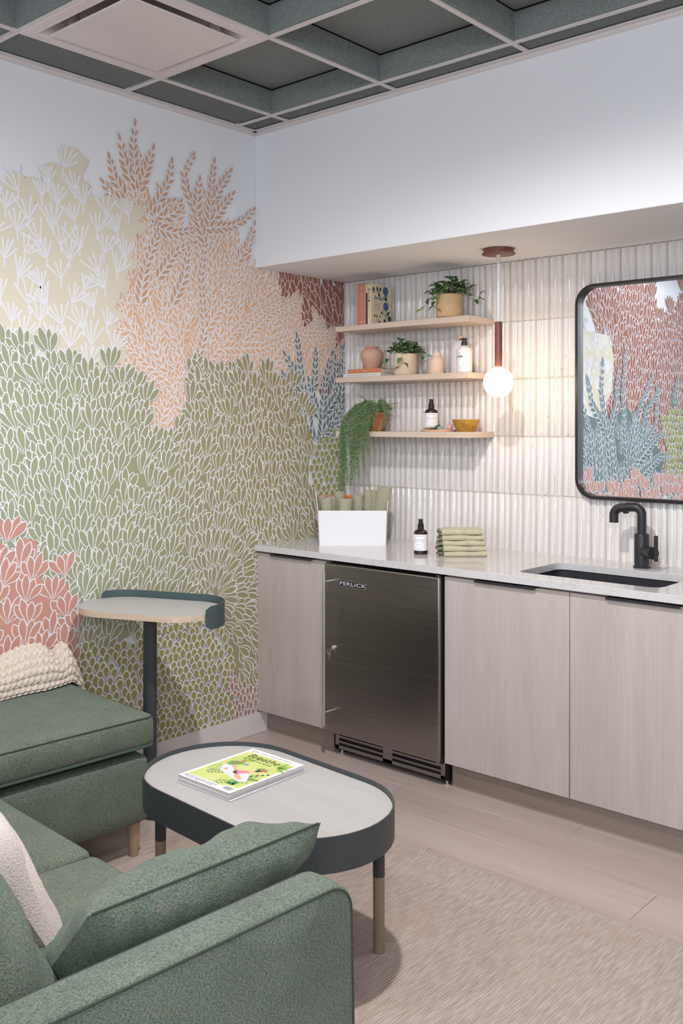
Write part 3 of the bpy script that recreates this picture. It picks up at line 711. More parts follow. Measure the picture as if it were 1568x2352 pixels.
# the large green coral
def gflow(y, z):
    a = -0.30+0.0*y
    t = min(1, max(0, (y+1.75)/0.55)); a = -0.30*(1-t)+0.42*t
    if y > -0.95: a = 0.42-1.1*(y+0.95)*1.2
    if z > 1.42 and y > -1.0: a = 1.6*(y+0.62)
    if z < 0.80 and y > -0.92:
        a = math.atan2(y+0.90, z-0.62); a = max(-0.5, min(2.6, a))
    elif z < 0.80: a = 0.25+0.5*min(1,max(0,(y+1.6)/0.6))
    return a+random.uniform(-.12,.12)
p = Print()
gp = [(y, z-(0.05 if z > 1.2 else 0)) for y, z in GREEN]
p.ground(gp, 0.0085, 1)
p.field(GREEN, 0.0086, 0.084, 0.060, gflow, 0.106, 0.0265, 4, 0.46, fill=1, out=0.0044, jit=0.3)
for ring_, (rad, cnt) in enumerate(((0.30, 11), (0.22, 9), (0.135, 7), (0.055, 6))):
    for i in range(cnt):
        a = -0.45+2.75*(i+0.5*(ring_ % 2))/cnt+random.uniform(-.07,.07)
        py, pz = -0.885+rad*0.78*math.sin(a), 0.655+rad*math.cos(a)
        if py > -0.55 or pz < 0.33: continue
        for q in (-0.34, 0.30, -0.02): p.blade(py, pz, a+q, random.uniform(.085,.11), 0.0270, 0.0106+ring_*4e-5+(q+0.5)*3e-5+i*1.3e-6, 0.0044, petal, 1)
p.done('painted_green_coral', [K_line, K_green], 'green petalled coral of the mural')

# olive scales and brick scales low on the wall
p = Print(); 
p.field(OLIVE, 0.0110, 0.0345, 0.0305, lambda y, z: 0.2*math.sin(14*y)+0.15*math.sin(17*z), 0.048, 0.0290, 1, 0, fill=1, out=0.0046, jit=0.24)
p.done('painted_olive_coral', [K_line, K_olive], 'olive scaled coral of the mural')
p = Print()
p.field(BRICK, 0.0110, 0.026, 0.034, up, 0.046, 0.019, 1, 0, fill=1, out=0.0040, jit=0.2)
p.done('painted_brick_coral', [K_line, K_brick], 'small brick red scaled coral of the mural')
# salmon coral at the left edge
p = Print(); p.ground([(y, z-0.05) for y, z in SALMON], 0.0124, 1)
p.field(SALMON, 0.0125, 0.112, 0.072, lambda y, z: 0.18*math.sin(9*y)+random.uniform(-.2,.2), 0.100, 0.0300, 4, 0.58, fill=1, out=0.0044)
p.done('painted_salmon_coral', [K_line, K_salmon], 'salmon pink coral of the mural')

# the stretch of mural further along the wall, seen in the mirror
p = Print()
MR = [(y, z if z > 1.9 else z-0.42) for y, z in M_RUST]
p.ground([(y, z-(0.06 if z > 1.9 else 0)) for y, z in MR], 0.0004, 1); p.field(MR, 0.0006, 0.125, 0.085, lambda y, z: 0.25*math.sin(4*y)+random.uniform(-.15,.15), 0.150, 0.040, 4, 0.55, fill=1, out=0.0062)
for cy2, cz2 in ((-3.75,2.50),(-4.1,2.42),(-4.35,2.62),(-3.2,2.60),(-2.95,2.45)):
    for i in range(5): p.blade(cy2, cz2-0.08, (i-2)*0.33, 0.15, 0.042, 0.0036+i*1.2e-5, 0.006, petal, 1)
p.ground(M_CREAM, 0.0040, 2)
for k in range(70):
    y, z = random.uniform(-3.05,-2.45), random.uniform(1.4,2.1)
    if inside((y,z), M_CREAM):
        for i in range(5):
            a = (i-2)*0.28+0.3*math.sin(9*y); l = 0.09
            p.poly([(y-.0035,z),(y+.0035,z),(y+.0045+l*math.sin(a),z+l*math.cos(a)),(y-.0045+l*math.sin(a),z+l*math.cos(a))], 0.0041+(k*5+i)*3e-6, 0)
p.ground([(-2.45,0.85),(-3.75,0.85),(-4.0,1.15),(-3.6,1.38),(-3.3,1.55),(-2.9,1.45),(-2.6,1.5)][::-1], 0.0051, 3)
for k in range(150):
    y, z = random.uniform(-3.75,-2.45), random.uniform(0.85,1.32); a = random.uniform(-.5,.5)
    p.sprig([(y,z),(y+.09*math.sin(a),z+.09*math.cos(a))], 0.0052, 0.085, 0.028, 0.046, 0.55, 0.0042, 3)
for k, ln in enumerate(M_BLUE): p.sprig(ln, 0.0068, 0.100, 0.033, 0.054, 0.56, 0.0050, 3)
p.field(M_LIME, 0.0084, 0.060, 0.056, up, 0.080, 0.050, 1, 0, fill=4, out=0.0062, jit=0.15)
p.field(M_SALMON, 0.0100, 0.13, 0.09, lambda y, z: random.uniform(-.3,.3), 0.130, 0.040, 4, 0.58, fill=5, out=0.006)
p.done('painted_far_corals', [K_line, K_rust, K_cream, K_blue, K_lime, K_salmon], 'rust, cream and blue corals of the mural, seen in the mirror')
random.setstate(rs)

# ------------------------------------------------------------------ base cabinets, counter, sink, tap
KT = 0.874; KB = 0.846; DF = -0.62       # counter top, underside, door face
def cabinet(name, label, x0, x1, doors, pulls):
    t = thing(name, label, 'cabinet', ((x0+x1)/2, -0.30, 0), 0, 'oak base cabinets')
    ox = (x0+x1)/2; oy = -0.30
    q = MB(); q.box(-0.009, 0.009, -0.5945-oy, -0.012-oy, 0.123, KB-0.002); sp_ = q.build('side_panel', M_oak, t, loc=(x0-ox+0.009, 0, 0)); inst(sp_, t, (x1-ox-0.009, 0, 0), name='side_panel')
    q = MB(); q.box(x0-ox, x1-ox, -0.5945-oy, -0.012-oy, 0.105, 0.123); q.build('bottom_panel', M_oak, t)
    q = MB(); q.box(x0-ox+0.018, x1-ox-0.018, -0.030-oy, -0.012-oy, 0.123, KB-0.002); q.build('back_panel', M_oak, t)
    q = MB(); q.box(x0-ox+0.018, x1-ox-0.018, -0.5945-oy, -0.560-oy, KB-0.022, KB-0.002); q.build('top_rail', M_oak, t)
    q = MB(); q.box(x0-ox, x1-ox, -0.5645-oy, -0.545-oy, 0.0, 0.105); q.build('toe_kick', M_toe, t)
    for (a, b2), (p0, p1) in zip(doors, pulls):
        c = (a+b2)/2
        q = MB(); q.box(a-c, b2-c, -0.010, 0.010, 0, KB-0.010-0.106)
        d = q.build('door', M_oak, t, bevel=0.0012, seg=1, loc=(c-ox, DF+0.010-oy, 0.106))
        q = MB(); q.prism([(0.0105,KB-0.1155),(0.0105,KB-0.1125),(-0.024,KB-0.1125),(-0.024,KB-0.122),(-0.021,KB-0.122),(-0.021,KB-0.1155)], p0-c, p1-c, M=Matrix(((0,0,1,0),(1,0,0,0),(0,1,0,0),(0,0,0,1)))) 
        q.build('handle', M_black, d, bevel=0.0006, seg=1)
    return t
cabinet('base_cabinet', 'narrow one-door pale oak base cabinet between mural wall and steel fridge', 0.004, 0.440, [(0.004, 0.4385)], [(0.104, 0.363)])
cabinet('base_cabinet', 'wide two-door pale oak base cabinet below the black sink', 1.064, 2.150, [(1.0655, 1.603), (1.606, 2.146)], [(1.210, 1.472), (1.747, 2.010)])
cabinet('base_cabinet', 'pale oak base cabinet past the sink at the picture edge', 2.154, 3.2, [(2.156, 2.68), (2.684, 3.198)], [(2.30, 2.56), (2.83, 3.09)])

# counter with the sink cut-out
ct = thing('countertop', 'white quartz countertop running along the fluted tile wall', 'countertop', (1.6, -0.32, KB))
ct.rotation_euler = (0,0,0)
def hole(z, g=0.0):
    return [(x+1.62, y-0.376) for x, y in rrect(0.56+g, 0.335+g, 0.045, 6)]
q = MB(); H = hole(0); n = len(H)
outer = [(0.0,-0.6396),(3.2,-0.6396),(3.2,0.004),(0.0,0.004)]
def frame_faces(mb, z, flip):
    # stitch outer rectangle to the rounded hole: one quadrant per corner
    v = [(x-1.6, y+0.32, z) for x, y in outer]+[(x-1.6, y+0.32, z) for x, y in H]
    m = n//4; f = []
    corner = {0:1, 1:2, 2:3, 3:0}
    for k in range(4):
        oc = corner[k]
        for i in range(m-1): f.append((oc, 4+k*m+i+1, 4+k*m+i))
        a = 4+k*m+m-1; b2 = 4+((k+1)%4)*m; f.append((oc, corner[(k+1)%4], b2, a))
    if flip: f = [tuple(reversed(p)) for p in f]
    mb.add(v, f)
frame_faces(q, KT-KB, False); frame_faces(q, 0.0, True)
v = [(x-1.6, y+0.32, 0) for x, y in outer]+[(x-1.6, y+0.32, KT-KB) for x, y in outer]
q.add(v, [(i,(i+1)%4,(i+1)%4+4,i+4) for i in range(4)])
v = [(x-1.6, y+0.32, 0) for x, y in H]+[(x-1.6, y+0.32, KT-KB) for x, y in H]
q.add(v, [((i+1)%n,i,i+n,(i+1)%n+n) for i in range(n)])
q.build('slab', M_quartz, ct, merge=True, bevel=0.0015, seg=2)

sk = thing('sink', 'black undermount sink basin set below the white counter', 'sink', (1.62, -0.376, KB-0.0005))
q = MB()
prev = None; rings = []
for z, g, r in ((0.0, 0.010, 0.045), (-0.006, 0.010, 0.045), (-0.15, -0.01, 0.05), (-0.17, -0.05, 0.05)):
    rings.append([(x, y, z) for x, y in rrect(0.56+g, 0.335+g, r, 6)])
rim = [(x, y, 0.0) for x, y in rrect(0.60, 0.375, 0.05, 6)]
allr = [rim]+rings; vv = [p for r_ in allr for p in r_]; m = len(rim); ff = []
for k in range(len(allr)-1):
    for i in range(m): ff.append((k*m+i, k*m+(i+1)%m, (k+1)*m+(i+1)%m, (k+1)*m+i))
ff.append(tuple(range((len(allr)-1)*m, len(allr)*m)))
q.add(vv, ff); q.build('basin', M_sinkm, sk, smooth=40)
q = MB(); q.lathe([(0.045,-0.1685),(0.043,-0.1665),(0.030,-0.1675),(0.0,-0.1675)], 24); q.build('drain', M_black, sk, smooth=40)

fa = thing('faucet', 'matte black single-hole kitchen faucet behind the sink', 'faucet', (1.6525, -0.132, KT))
q = MB(); q.lathe([(0.0335,0.0),(0.0335,0.005),(0.031,0.006),(0.0285,0.008),(0.0285,0.128),(0.027,0.131),(0.0195,0.133)], 32); q.build('body', M_black, fa, smooth=40)
# the spout swings out to the left and forward
import itertools
dirv = Vector((-0.99, -0.12, 0)).normalized()
def sp(s, z): return tuple(dirv*s+Vector((0,0,z)))
pts = [sp(0,0.125), sp(0,0.205)]
for i in range(1, 8): a = PI/2*i/7; pts.append(sp(0.028*(1-math.cos(a)), 0.205+0.028*math.sin(a)))
pts += [sp(0.05,0.2325), sp(0.078,0.2290)]
for i in range(1, 8): a = PI/2*i/7; pts.append(sp(0.078+0.032*math.sin(a), 0.197+0.032*math.cos(a)))
pts += [sp(0.110, 0.172)]
q = MB(); q.tube(pts, 0.0178, 20); q.build('spout', M_black, fa, smooth=45)
q = MB(); q.tube([sp(0.110,0.173), sp(0.110,0.1695)], 0.0182, 20); q.build('aerator', M_black, fa, smooth=45)
q = MB(); q.tube([sp(0.052,0.214), sp(0.072,0.2105)], 0.006, 8); q.build('spray_button', M_black, fa, smooth=45)
hd = Vector((0.80,-0.60,0)).normalized()
def hp(s, z): return tuple(hd*s+Vector((0,0,z)))
q = MB(); q.tube([hp(0.02,0.066), hp(0.060,0.066), hp(0.0602,0.066), hp(0.088,0.066), hp(0.0882,0.066), hp(0.104,0.066)], [0.0215,0.0215,0.0235,0.0235,0.005,0.005], 20); q.build('valve', M_black, fa, smooth=45)
q = MB(); q.tube([hp(0.106,0.038), hp(0.106,0.135)], 0.0078, 14); q.build('lever', M_black, fa, smooth=45)

# ------------------------------------------------------------------ undercounter refrigerator
fr = thing('undercounter_fridge', 'brushed steel undercounter fridge between the oak cabinets', 'fridge', (0.752, -0.33, 0))
ox, oy = 0.752, -0.33
q = MB(); q.box(-0.298, 0.300, -0.585-oy, -0.03-oy, 0.022, 0.838); q.build('body', M_blackdeep, fr)
q = MB(); q.box(-0.305, 0.3035, -0.642-oy, -0.590-oy, 0.1085, 0.8325); dr = q.build('door', M_steel, fr, bevel=0.006, seg=3)
# bar handle on two posts
q = MB(); q.tube([(-0.262,-0.690-oy,0.150),(-0.262,-0.690-oy,0.808)], 0.0072, 16); hb_ = q.build('handle', M_chrome, dr, smooth=45)
for z in (0.2045, 0.7605): q = MB(); q.tube([(-0.262,-0.690-oy,z),(-0.262,-0.640-oy,z)], 0.0042, 10); q.build('post', M_chrome, dr, smooth=45)
q = MB(); q.box(-0.221, -0.0705, -0.6435-oy, -0.6415-oy, 0.7435, 0.7680); bd = q.build('badge', [M_blackdeep], dr, bevel=0.0008, seg=1)
q = MB(); text_add(q, 'PERLICK', 0.0235, lambda x, y: (-0.2155+x*1.62, -0.6438-oy, 0.7487+y*0.92), bold=0.0005, space=1.05); q.build('lettering', mat('badge_silver', (186,184,184), 0.5), dr)
q = MB(); e0, e1, z0, z1 = -0.2225, -0.069, 0.7420, 0.7695
q.box(e0, e1, -0.6428-oy, -0.6412-oy, z0, z0+0.0012); q.box(e0, e1, -0.6428-oy, -0.6412-oy, z1-0.0012, z1); q.box(e0, e0+0.0012, -0.6428-oy, -0.6412-oy, z0, z1); q.box(e1-0.0012, e1, -0.6428-oy, -0.6412-oy, z0, z1)
q.build('badge_rim', M_chrome, dr)
q = MB(); MM = Matrix.Translation((-0.247, -0.642-oy, 0.476)) @ Matrix.Rotation(PI/2, 4, 'X'); q.lathe([(0.0105,0.0),(0.0105,0.009),(0.008,0.012),(0,0.012)], 20, M=MM); q.build('lock', M_chrome, dr, smooth=40)
# vent grille under the door
gy = -0.592-oy; g0, g1, gz0, gz1 = -0.283, 0.295, 0.028, 0.1010
q = MB(); q.box(g0, g0+0.020, gy, gy+0.008, gz0, gz1); q.box(g1-0.020, g1, gy, gy+0.008, gz0, gz1); q.box(-0.020, 0.030, gy, gy+0.008, gz0, gz1)
q.box(g0, g1, gy, gy+0.008, gz0, gz0+0.015); q.box(g0, g1, gy, gy+0.008, gz1-0.006, gz1); gr = q.build('vent_grille', M_steel, fr, bevel=0.0006, seg=1)
for x0, x1 in ((g0+0.02, -0.020), (0.030, g1-0.02)):
    for z in (0.0545, 0.0765):
        q = MB(); q.box(x0, x1, gy, gy+0.006, z, z+0.0085); q.build('slat', M_steel, gr)
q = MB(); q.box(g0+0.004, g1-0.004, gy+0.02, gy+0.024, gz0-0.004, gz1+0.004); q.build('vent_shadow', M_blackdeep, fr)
for x in (-0.270, 0.285): q = MB(); q.lathe([(0.016,0.0),(0.016,0.006),(0.007,0.007),(0.007,0.03)], 14); q.build('foot', M_chrome, fr, smooth=40, loc=(x, gy+0.03, 0))
q = MB(); q.prism([(0.270,gy+0.01),(0.270,gy-0.02),(0.280,gy-0.036),(0.298,gy-0.036),(0.301,gy-0.02),(0.301,gy+0.01)], 0.0985, 0.1045); q.build('hinge', M_steel, fr)
q = MB(); q.lathe([(0.011,0.104),(0.011,0.1085)], 14, cx=0.290, cy=gy-0.024); q.build('hinge_pin', M_blackdeep, fr, smooth=40)
q = MB(); q.prism([(0.276,gy+0.01),(0.276,gy-0.03),(0.298,gy-0.034),(0.301,gy+0.01)], 0.8325, 0.838); q.build('hinge', M_steel, fr)
for x in (g0+0.010, g1-0.010):
    q = MB(); q.lathe([(0.0065,0),(0.0065,0.0012),(0,0.0016)], 14, M=Matrix.Translation((x, gy, 0.092)) @ Matrix.Rotation(PI/2, 4, 'X')); q.build('screw', M_blackdeep, gr, smooth=40)

ky = thing('key', 'small silver key and split ring hanging at the fridge lock', 'key', (0.497, -0.6545, 0.470))
q = MB(); q.tube([(0.009*math.cos(a)-0.004, -0.006, 0.009*math.sin(a)-0.008) for a in [2*PI*i/20 for i in range(20)]], 0.0009, 6, closed=True); q.build('ring', M_chrome, ky, smooth=40)
q = MB(); q.prism([(-0.006,-0.030),(0.000,-0.030),(0.001,-0.020),(-0.002,-0.014),(-0.006,-0.017)], -0.0015, 0.0015, M=Matrix.Translation((0,-0.006,0)) @ Matrix.Rotation(PI/2,4,'X')); q.prism([(-0.0045,-0.046),(-0.0015,-0.046),(-0.0015,-0.030),(-0.0045,-0.030)], -0.0008, 0.0008, M=Matrix.Translation((0,-0.006,0)) @ Matrix.Rotation(PI/2,4,'X')); q.build('blade', M_chrome, ky)

# ------------------------------------------------------------------ mirror
mr = thing('wall_mirror', 'black framed rounded-corner mirror on the tile wall above the sink', 'mirror', (1.945, -0.012, 1.566))
w, h = 1.25, 0.888
q = MB(); o = rrect(w, h, 0.082, 8); i2 = rrect(w-0.024, h-0.024, 0.072, 8); n = len(o)
v = [(x, 0.0, z) for x, z in o]+[(x, -0.030, z) for x, z in o]+[(x, -0.030, z) for x, z in i2]+[(x, -0.004, z) for x, z in i2]
q.add(v, [(k*n+i, k*n+(i+1)%n, (k+1)*n+(i+1)%n, (k+1)*n+i) for k in range(3) for i in range(n)])
q.build('frame', mat('blackened_metal', (60,56,55), 0.32, 0.6), mr, smooth=40)
q = MB(); q.add([(x, -0.006, z) for x, z in rrect(w-0.02, h-0.02, 0.074, 8)], [tuple(range(n))]); q.build('mirror_glass', M_mirror, mr)

# ------------------------------------------------------------------ pendant lamp
pd = thing('pendant_lamp', 'globe pendant lamp with walnut sleeve hanging below the soffit', 'lamp', (1.1095, -0.30, HS))
q = MB(); q.lathe([(0.062,-0.0005),(0.062,-0.016),(0.069,-0.018),(0.069,-0.0215),(0.067,-0.023),(0.0,-0.023)], 40); q.build('canopy', M_walnut, pd, smooth=40)
q = MB(); q.lathe([(0.0098,-0.023),(0.0098,-0.036),(0.0080,-0.039),(0.0062,-0.040),(0.0062,-0.060)], 20); q.build('collar', mat('cream_plastic', (222,208,196), 0.5), pd, smooth=40)
q = MB(); q.lathe([(0.0062,-0.0395),(0.0062,-0.310)], 16); q.build('stem', M_cord, pd, smooth=40)
q = MB(); q.lathe([(0.0,-0.300),(0.0155,-0.300),(0.0155,-0.486),(0.0,-0.486)], 28); q.build('sleeve', M_walnut, pd, smooth=40)
q = MB(); R0 = 0.062; q.lathe([(max(0.0001,R0*math.sin(PI*i/24)), -0.5495+R0*math.cos(PI*i/24)) for i in range(25)], 40); q.build('globe', M_globe, pd, smooth=60)

# ------------------------------------------------------------------ floating shelves
S1, S2, S3 = 1.903, 1.656, 1.396
for z, lb in ((S1, 'topmost pale wood floating shelf, with books and a plant'), (S2, 'pale wood floating shelf between two others, with vases and soap bottle'), (S3, 'lowest pale wood floating shelf, with hanging fern and yellow bowl')):
    q = MB(); q.box(-0.386, 0.386, -0.1085, 0.1085, -0.0255, 0.0)
    tag(q.build('floating_shelf', M_shelf, bevel=0.0012, seg=1, loc=(0.519, -0.1085, z)), lb, 'shelf', 'floating shelves on the tile wall')

# ------------------------------------------------------------------ books
M_orange = mat('orange_cover', (196,132,116), 0.6)
M_orange2 = mat('rust_cover', (204,128,92), 0.55)
M_creamc = mat('cream_cover', (226,208,176), 0.6)
M_whitec = mat('offwhite_cover', (226,222,212), 0.6)
M_pale = mat('pale_lettering', (226,186,166), 0.6)
def upright_book(x0, x1, hgt, dep, mc, label, group, ylean=0.0, y=-0.200):
    """spine faces -y; covers are the two x faces"""
    t = thing('book', label, 'book', ((x0+x1)/2, y, S1), 0, group); w = x1-x0
    q = MB(); q.box(-w/2, -w/2+0.0012, 0, dep, 0, hgt); q.box(w/2-0.0012, w/2, 0, dep, 0, hgt); q.box(-w/2, w/2, -0.0012, 0.0012, 0, hgt)
    q.build('cover', mc, t, bevel=0.0006, seg=1)
    q = MB(); q.box(-w/2+0.0012, w/2-0.0012, 0.001, dep-0.003, 0.002, hgt-0.003); q.build('pages', M_page, t)
    return t
for k, (a, b2) in enumerate(((0.2530,0.2728),(0.2738,0.2930),(0.2936,0.3115))):
    lb = ['leftmost slim salmon-orange book standing on the top shelf', 'salmon-orange book standing between two like it on the top shelf', 'salmon-orange book standing beside the navy book on the top shelf'][k]
    t = upright_book(a, b2, 0.1975, 0.150, M_orange, lb, 'salmon-orange books standing on the top shelf')
    q = MB(); text_add(q, 'HOW TO BREATHE', 0.0085, lambda x, y: (y-0.003, -0.0016, 0.150-x), space=1.1); q.build('spine_lettering', M_pale, t)
    for bx in ((-0.003, 0.003, 0.010, 0.017), (-0.0022, 0.0022, 0.165, 0.185)): q = MB(); q.box(bx[0], bx[1], -0.0016, -0.0014, bx[2], bx[3]); q.build('spine_mark', M_pale, t)
t = upright_book(0.3122, 0.3215, 0.1925, 0.142, M_navy, 'thin navy book between the salmon-orange books and the cream one', 'books standing on the top shelf')
q = MB(); q.box(-0.0046, 0.0046, -0.0016, -0.0012, 0.150, 0.192); q.build('cream_patch', M_creamc, t)
t = upright_book(0.3222, 0.3432, 0.1905, 0.155, M_creamc, 'cream hardback with blue flowers and Breathe on its cover', 'books standing on the top shelf')
W2 = 0.0105
M_teal = mat('ink_teal', (58,118,118), 0.6); M_leafink = mat('ink_leaf', (40,66,58), 0.6); M_blueink = mat('ink_blue', (58,92,150), 0.6); M_redink = mat('ink_red', (176,92,70), 0.6); M_greyblue = mat('ink_greyblue', (92,108,134), 0.6)
q = MB(); text_add(q, 'Breathe', 0.0200, lambda x, y: (y-0.0068, -0.0016, 0.170-x), bold=0.0002); q.build('spine_lettering', M_greyblue, t)
q = MB(); q.add([(0.0045*math.cos(a), -0.0016, 0.111+0.0045*math.sin(a)) for a in [2*PI*i/14 for i in range(14)]], [tuple(range(14))]); q.build('spine_dot', M_teal, t)
q = MB(); text_add(q, 'BE IN THE MOMENT', 0.0072, lambda x, y: (y-0.0028, -0.0016, 0.098-x)); q.build('spine_lettering', M_greyink, t)
def cov(u, v): return (W2+0.0004, 0.004+u, v)          # u along the cover, v up
q = MB(); text_add(q, 'Breathe', 0.0285, lambda x, y: cov(0.020+x, 0.119+y), bold=0.0004); q.build('cover_lettering', M_blueink, t)
q = MB()
for k, s in enumerate(('365 ways to find', 'mindfulness', 'and calm in a', 'busy world')): text_add(q, s, 0.0088, lambda x, y, k=k: cov(0.020+x, 0.104-0.0105*k+y))
q.build('cover_lettering', M_greyink, t)
def blob(mb, cu, cv, L, W, ang, off=0.0):
    pts = petal(L, W, 6, 1.1); ca, sa = math.cos(ang), math.sin(ang)
    mb.add([(W2+0.0004+off, 0.004+cu+px*ca+py*sa, cv-px*sa+py*ca) for px, py in pts], [tuple(range(len(pts)))])
def stroke(mb, pts, w, off=0.0):
    for (a, b2), (c, d) in zip(pts, pts[1:]):
        l = math.hypot(c-a, d-b2); nx, ny = -(d-b2)/l*w, (c-a)/l*w
        mb.add([(W2+0.0003+off, 0.004+p, r) for p, r in ((a-nx,b2-ny),(c-nx,d-ny),(c+nx,d+ny),(a+nx,b2+ny))], [(0,1,2,3)])
q = MB()
stroke(q, [(0.002,0.150),(0.025,0.156),(0.052,0.158),(0.070,0.163)], 0.0010)
for cu, cv, L, W, a in ((0.012,0.153,0.028,0.014,0.15),(0.045,0.158,0.026,0.014,-0.2),(0.056,0.160,0.026,0.013,0.6),(0.050,0.156,0.026,0.014,2.7)): blob(q, cu, cv, L, W, a)
stroke(q, [(0.106,0.150),(0.112,0.128),(0.128,0.110),(0.146,0.096)], 0.0012); blob(q, 0.118,0.122,0.028,0.015,-1.0)
stroke(q, [(0.108,0.002),(0.108,0.035),(0.110,0.062),(0.108,0.085)], 0.0014); stroke(q, [(0.108,0.038),(0.095,0.050),(0.080,0.055)], 0.0010); stroke(q, [(0.110,0.050),(0.093,0.060),(0.086,0.068)], 0.0010)
blob(q, 0.104,0.002,0.034,0.016,-0.35); blob(q, 0.112,0.046,0.034,0.014,0.75); blob(q, 0.082,0.054,0.016,0.013,-0.8)
stroke(q, [(0.046,0.002),(0.044,0.020),(0.040,0.034)], 0.0012); stroke(q, [(0.044,0.014),(0.028,0.020)], 0.0008); stroke(q, [(0.044,0.018),(0.058,0.034)], 0.0008); blob(q,0.040,0.032,0.018,0.009,0); blob(q,0.052,0.010,0.017,0.010,0.8)
q.build('cover_leaves', M_leafink, t)
for cu, cv in ((0.104,0.160),(0.106,0.086)):
    q = MB()
    for k in range(9): blob(q, cu, cv+0.006, 0.022, 0.019, 2*PI*k/9, 2e-5*k)
    q.build('cover_flower', M_blueink, t)
q = MB()
for k in range(6): blob(q, 0.134, 0.036, 0.016, 0.013, 2*PI*k/6, 0.0001)
blob(q, 0.026,0.034,0.018,0.013,-0.3,0.0001); blob(q,0.060,0.034,0.016,0.011,0.4,0.0001); blob(q,0.104,0.152,0.014,0.022,PI,0.0003); blob(q,0.106,0.082,0.012,0.022,PI,0.0003)
q.build('cover_blossoms', M_teal, t)
for bu in ((0.086,0.066,0.010,0.006,-0.4,0.0002),(0.122,0.136,0.010,0.006,0.2,0.0002),(0.105,0.164,0.007,0.007,0,0.0005),(0.107,0.090,0.008,0.008,0,0.0005)): q = MB(); blob(q, *bu); q.build('cover_bud', M_redink, t)

def flat_book(x0, x1, y, dep, z0, hgt, mc, label, txts):
    t = thing('book', label, 'book', ((x0+x1)/2, y, z0), 0, 'books lying under the vase'); w = x1-x0
    q = MB(); q.box(-w/2, w/2, 0, dep, 0, 0.0012); q.box(-w/2, w/2, 0, dep, hgt-0.0012, hgt); q.box(-w/2, w/2, -0.001, 0.001, 0, hgt); q.build('cover', mc, t, bevel=0.0005, seg=1)
    q = MB(); q.box(-w/2+0.003, w/2-0.002, 0.001, dep-0.003, 0.0012, hgt-0.0012); q.build('pages', M_page, t)
    for s, sz, x, mm in txts:
        q = MB(); text_add(q, s, sz, lambda px, py: (-w/2+x+px, -0.0014, hgt/2-sz*0.32+py)); q.build('spine_lettering', mm, t)
    return t
flat_book(0.1660, 0.3975, -0.196, 0.150, S2, 0.0170, M_whitec, 'off-white book lying at the bottom of the stack under the round vase', [('A YEAR WITHOUT HURRY AT HOME', 0.0085, 0.018, M_greyink), ('ROSE GREEN', 0.0065, 0.166, M_greyink)])
flat_book(0.1900, 0.3990, -0.192, 0.140, S2+0.0172, 0.0205, M_orange2, 'rust-orange book lying on the off-white book under the round vase', [('Rose', 0.008, 0.022, M_pale), ('HOW TO', 0.0068, 0.060, M_pale), ('breathe', 0.0105, 0.094, M_pale)])

# ------------------------------------------------------------------ ceramics and bottles on the shelves
M_clay = mat('peach_clay', (212,172,150), 0.75, col2=(204,162,140), scale=30)
M_clay2 = mat('pale_peach_clay', (232,198,176), 0.75)
M_bisque = mat('white_bisque', (234,226,222), 0.7)
def prof(pts, n=5):
    """smooth a radius-height outline with Catmull-Rom"""
    out = []; P = [pts[0]]+pts+[pts[-1]]
    for i in range(1, len(P)-2):
        for k in range(n):
            t = k/n; a, b2, c, d = P[i-1], P[i], P[i+1], P[i+2]
            f = lambda j: 0.5*((2*b2[j])+(-a[j]+c[j])*t+(2*a[j]-5*b2[j]+4*c[j]-d[j])*t*t+(-a[j]+3*b2[j]-3*c[j]+d[j])*t**3)
            out.append((max(0.0005,f(0)), f(1)))
    out.append(pts[-1]); return out
q = MB(); q.lathe(prof([(0.031,0.0),(0.040,0.020),(0.053,0.052),(0.056,0.068),(0.050,0.088),(0.036,0.100),(0.0285,0.1045)])+[(0.034,0.107),(0.034,0.111),(0.030,0.113),(0.025,0.112),(0.025,0.098),(0.048,0.075),(0.048,0.05),(0.0,0.01)], 40)
tag(q.build('vase', M_clay, smooth=50, loc=(0.2752, -0.112, S2+0.0377)), 'round peach clay vase with flared rim on the stacked books', 'vase')
q = MB(); q.lathe(prof([(0.033,0.0),(0.0352,0.012),(0.0357,0.045),(0.033,0.066),(0.0235,0.080),(0.0185,0.086),(0.0182,0.098)])+[(0.0165,0.1005),(0.014,0.098),(0.014,0.07),(0.0,0.06)], 36)
tag(q.build('bottle_vase', M_clay2, smooth=50, loc=(0.6731, -0.130, S2)), 'small pale peach bottle vase between potted plant and white bottles', 'vase')
t = thing('arched_vase', 'tall white arched vase with peach neck behind the soap bottle', 'vase', (0.7573, -0.062, S2))
q = MB(); q.lathe([(0.0,0.0),(0.0445,0.0),(0.046,0.002),(0.046,0.0215),(0.0448,0.0225),(0.046,0.0235)]+prof([(0.046,0.024),(0.0465,0.080),(0.0455,0.108),(0.040,0.130),(0.028,0.147),(0.015,0.155)]), 40); q.build('body', M_bisque, t, smooth=50)
q = MB(); q.lathe([(0.0155,0.1535),(0.0125,0.158),(0.0120,0.168),(0.0138,0.173),(0.0125,0.1735),(0.009,0.165)], 28); q.build('neck', M_clay2, t, smooth=50)

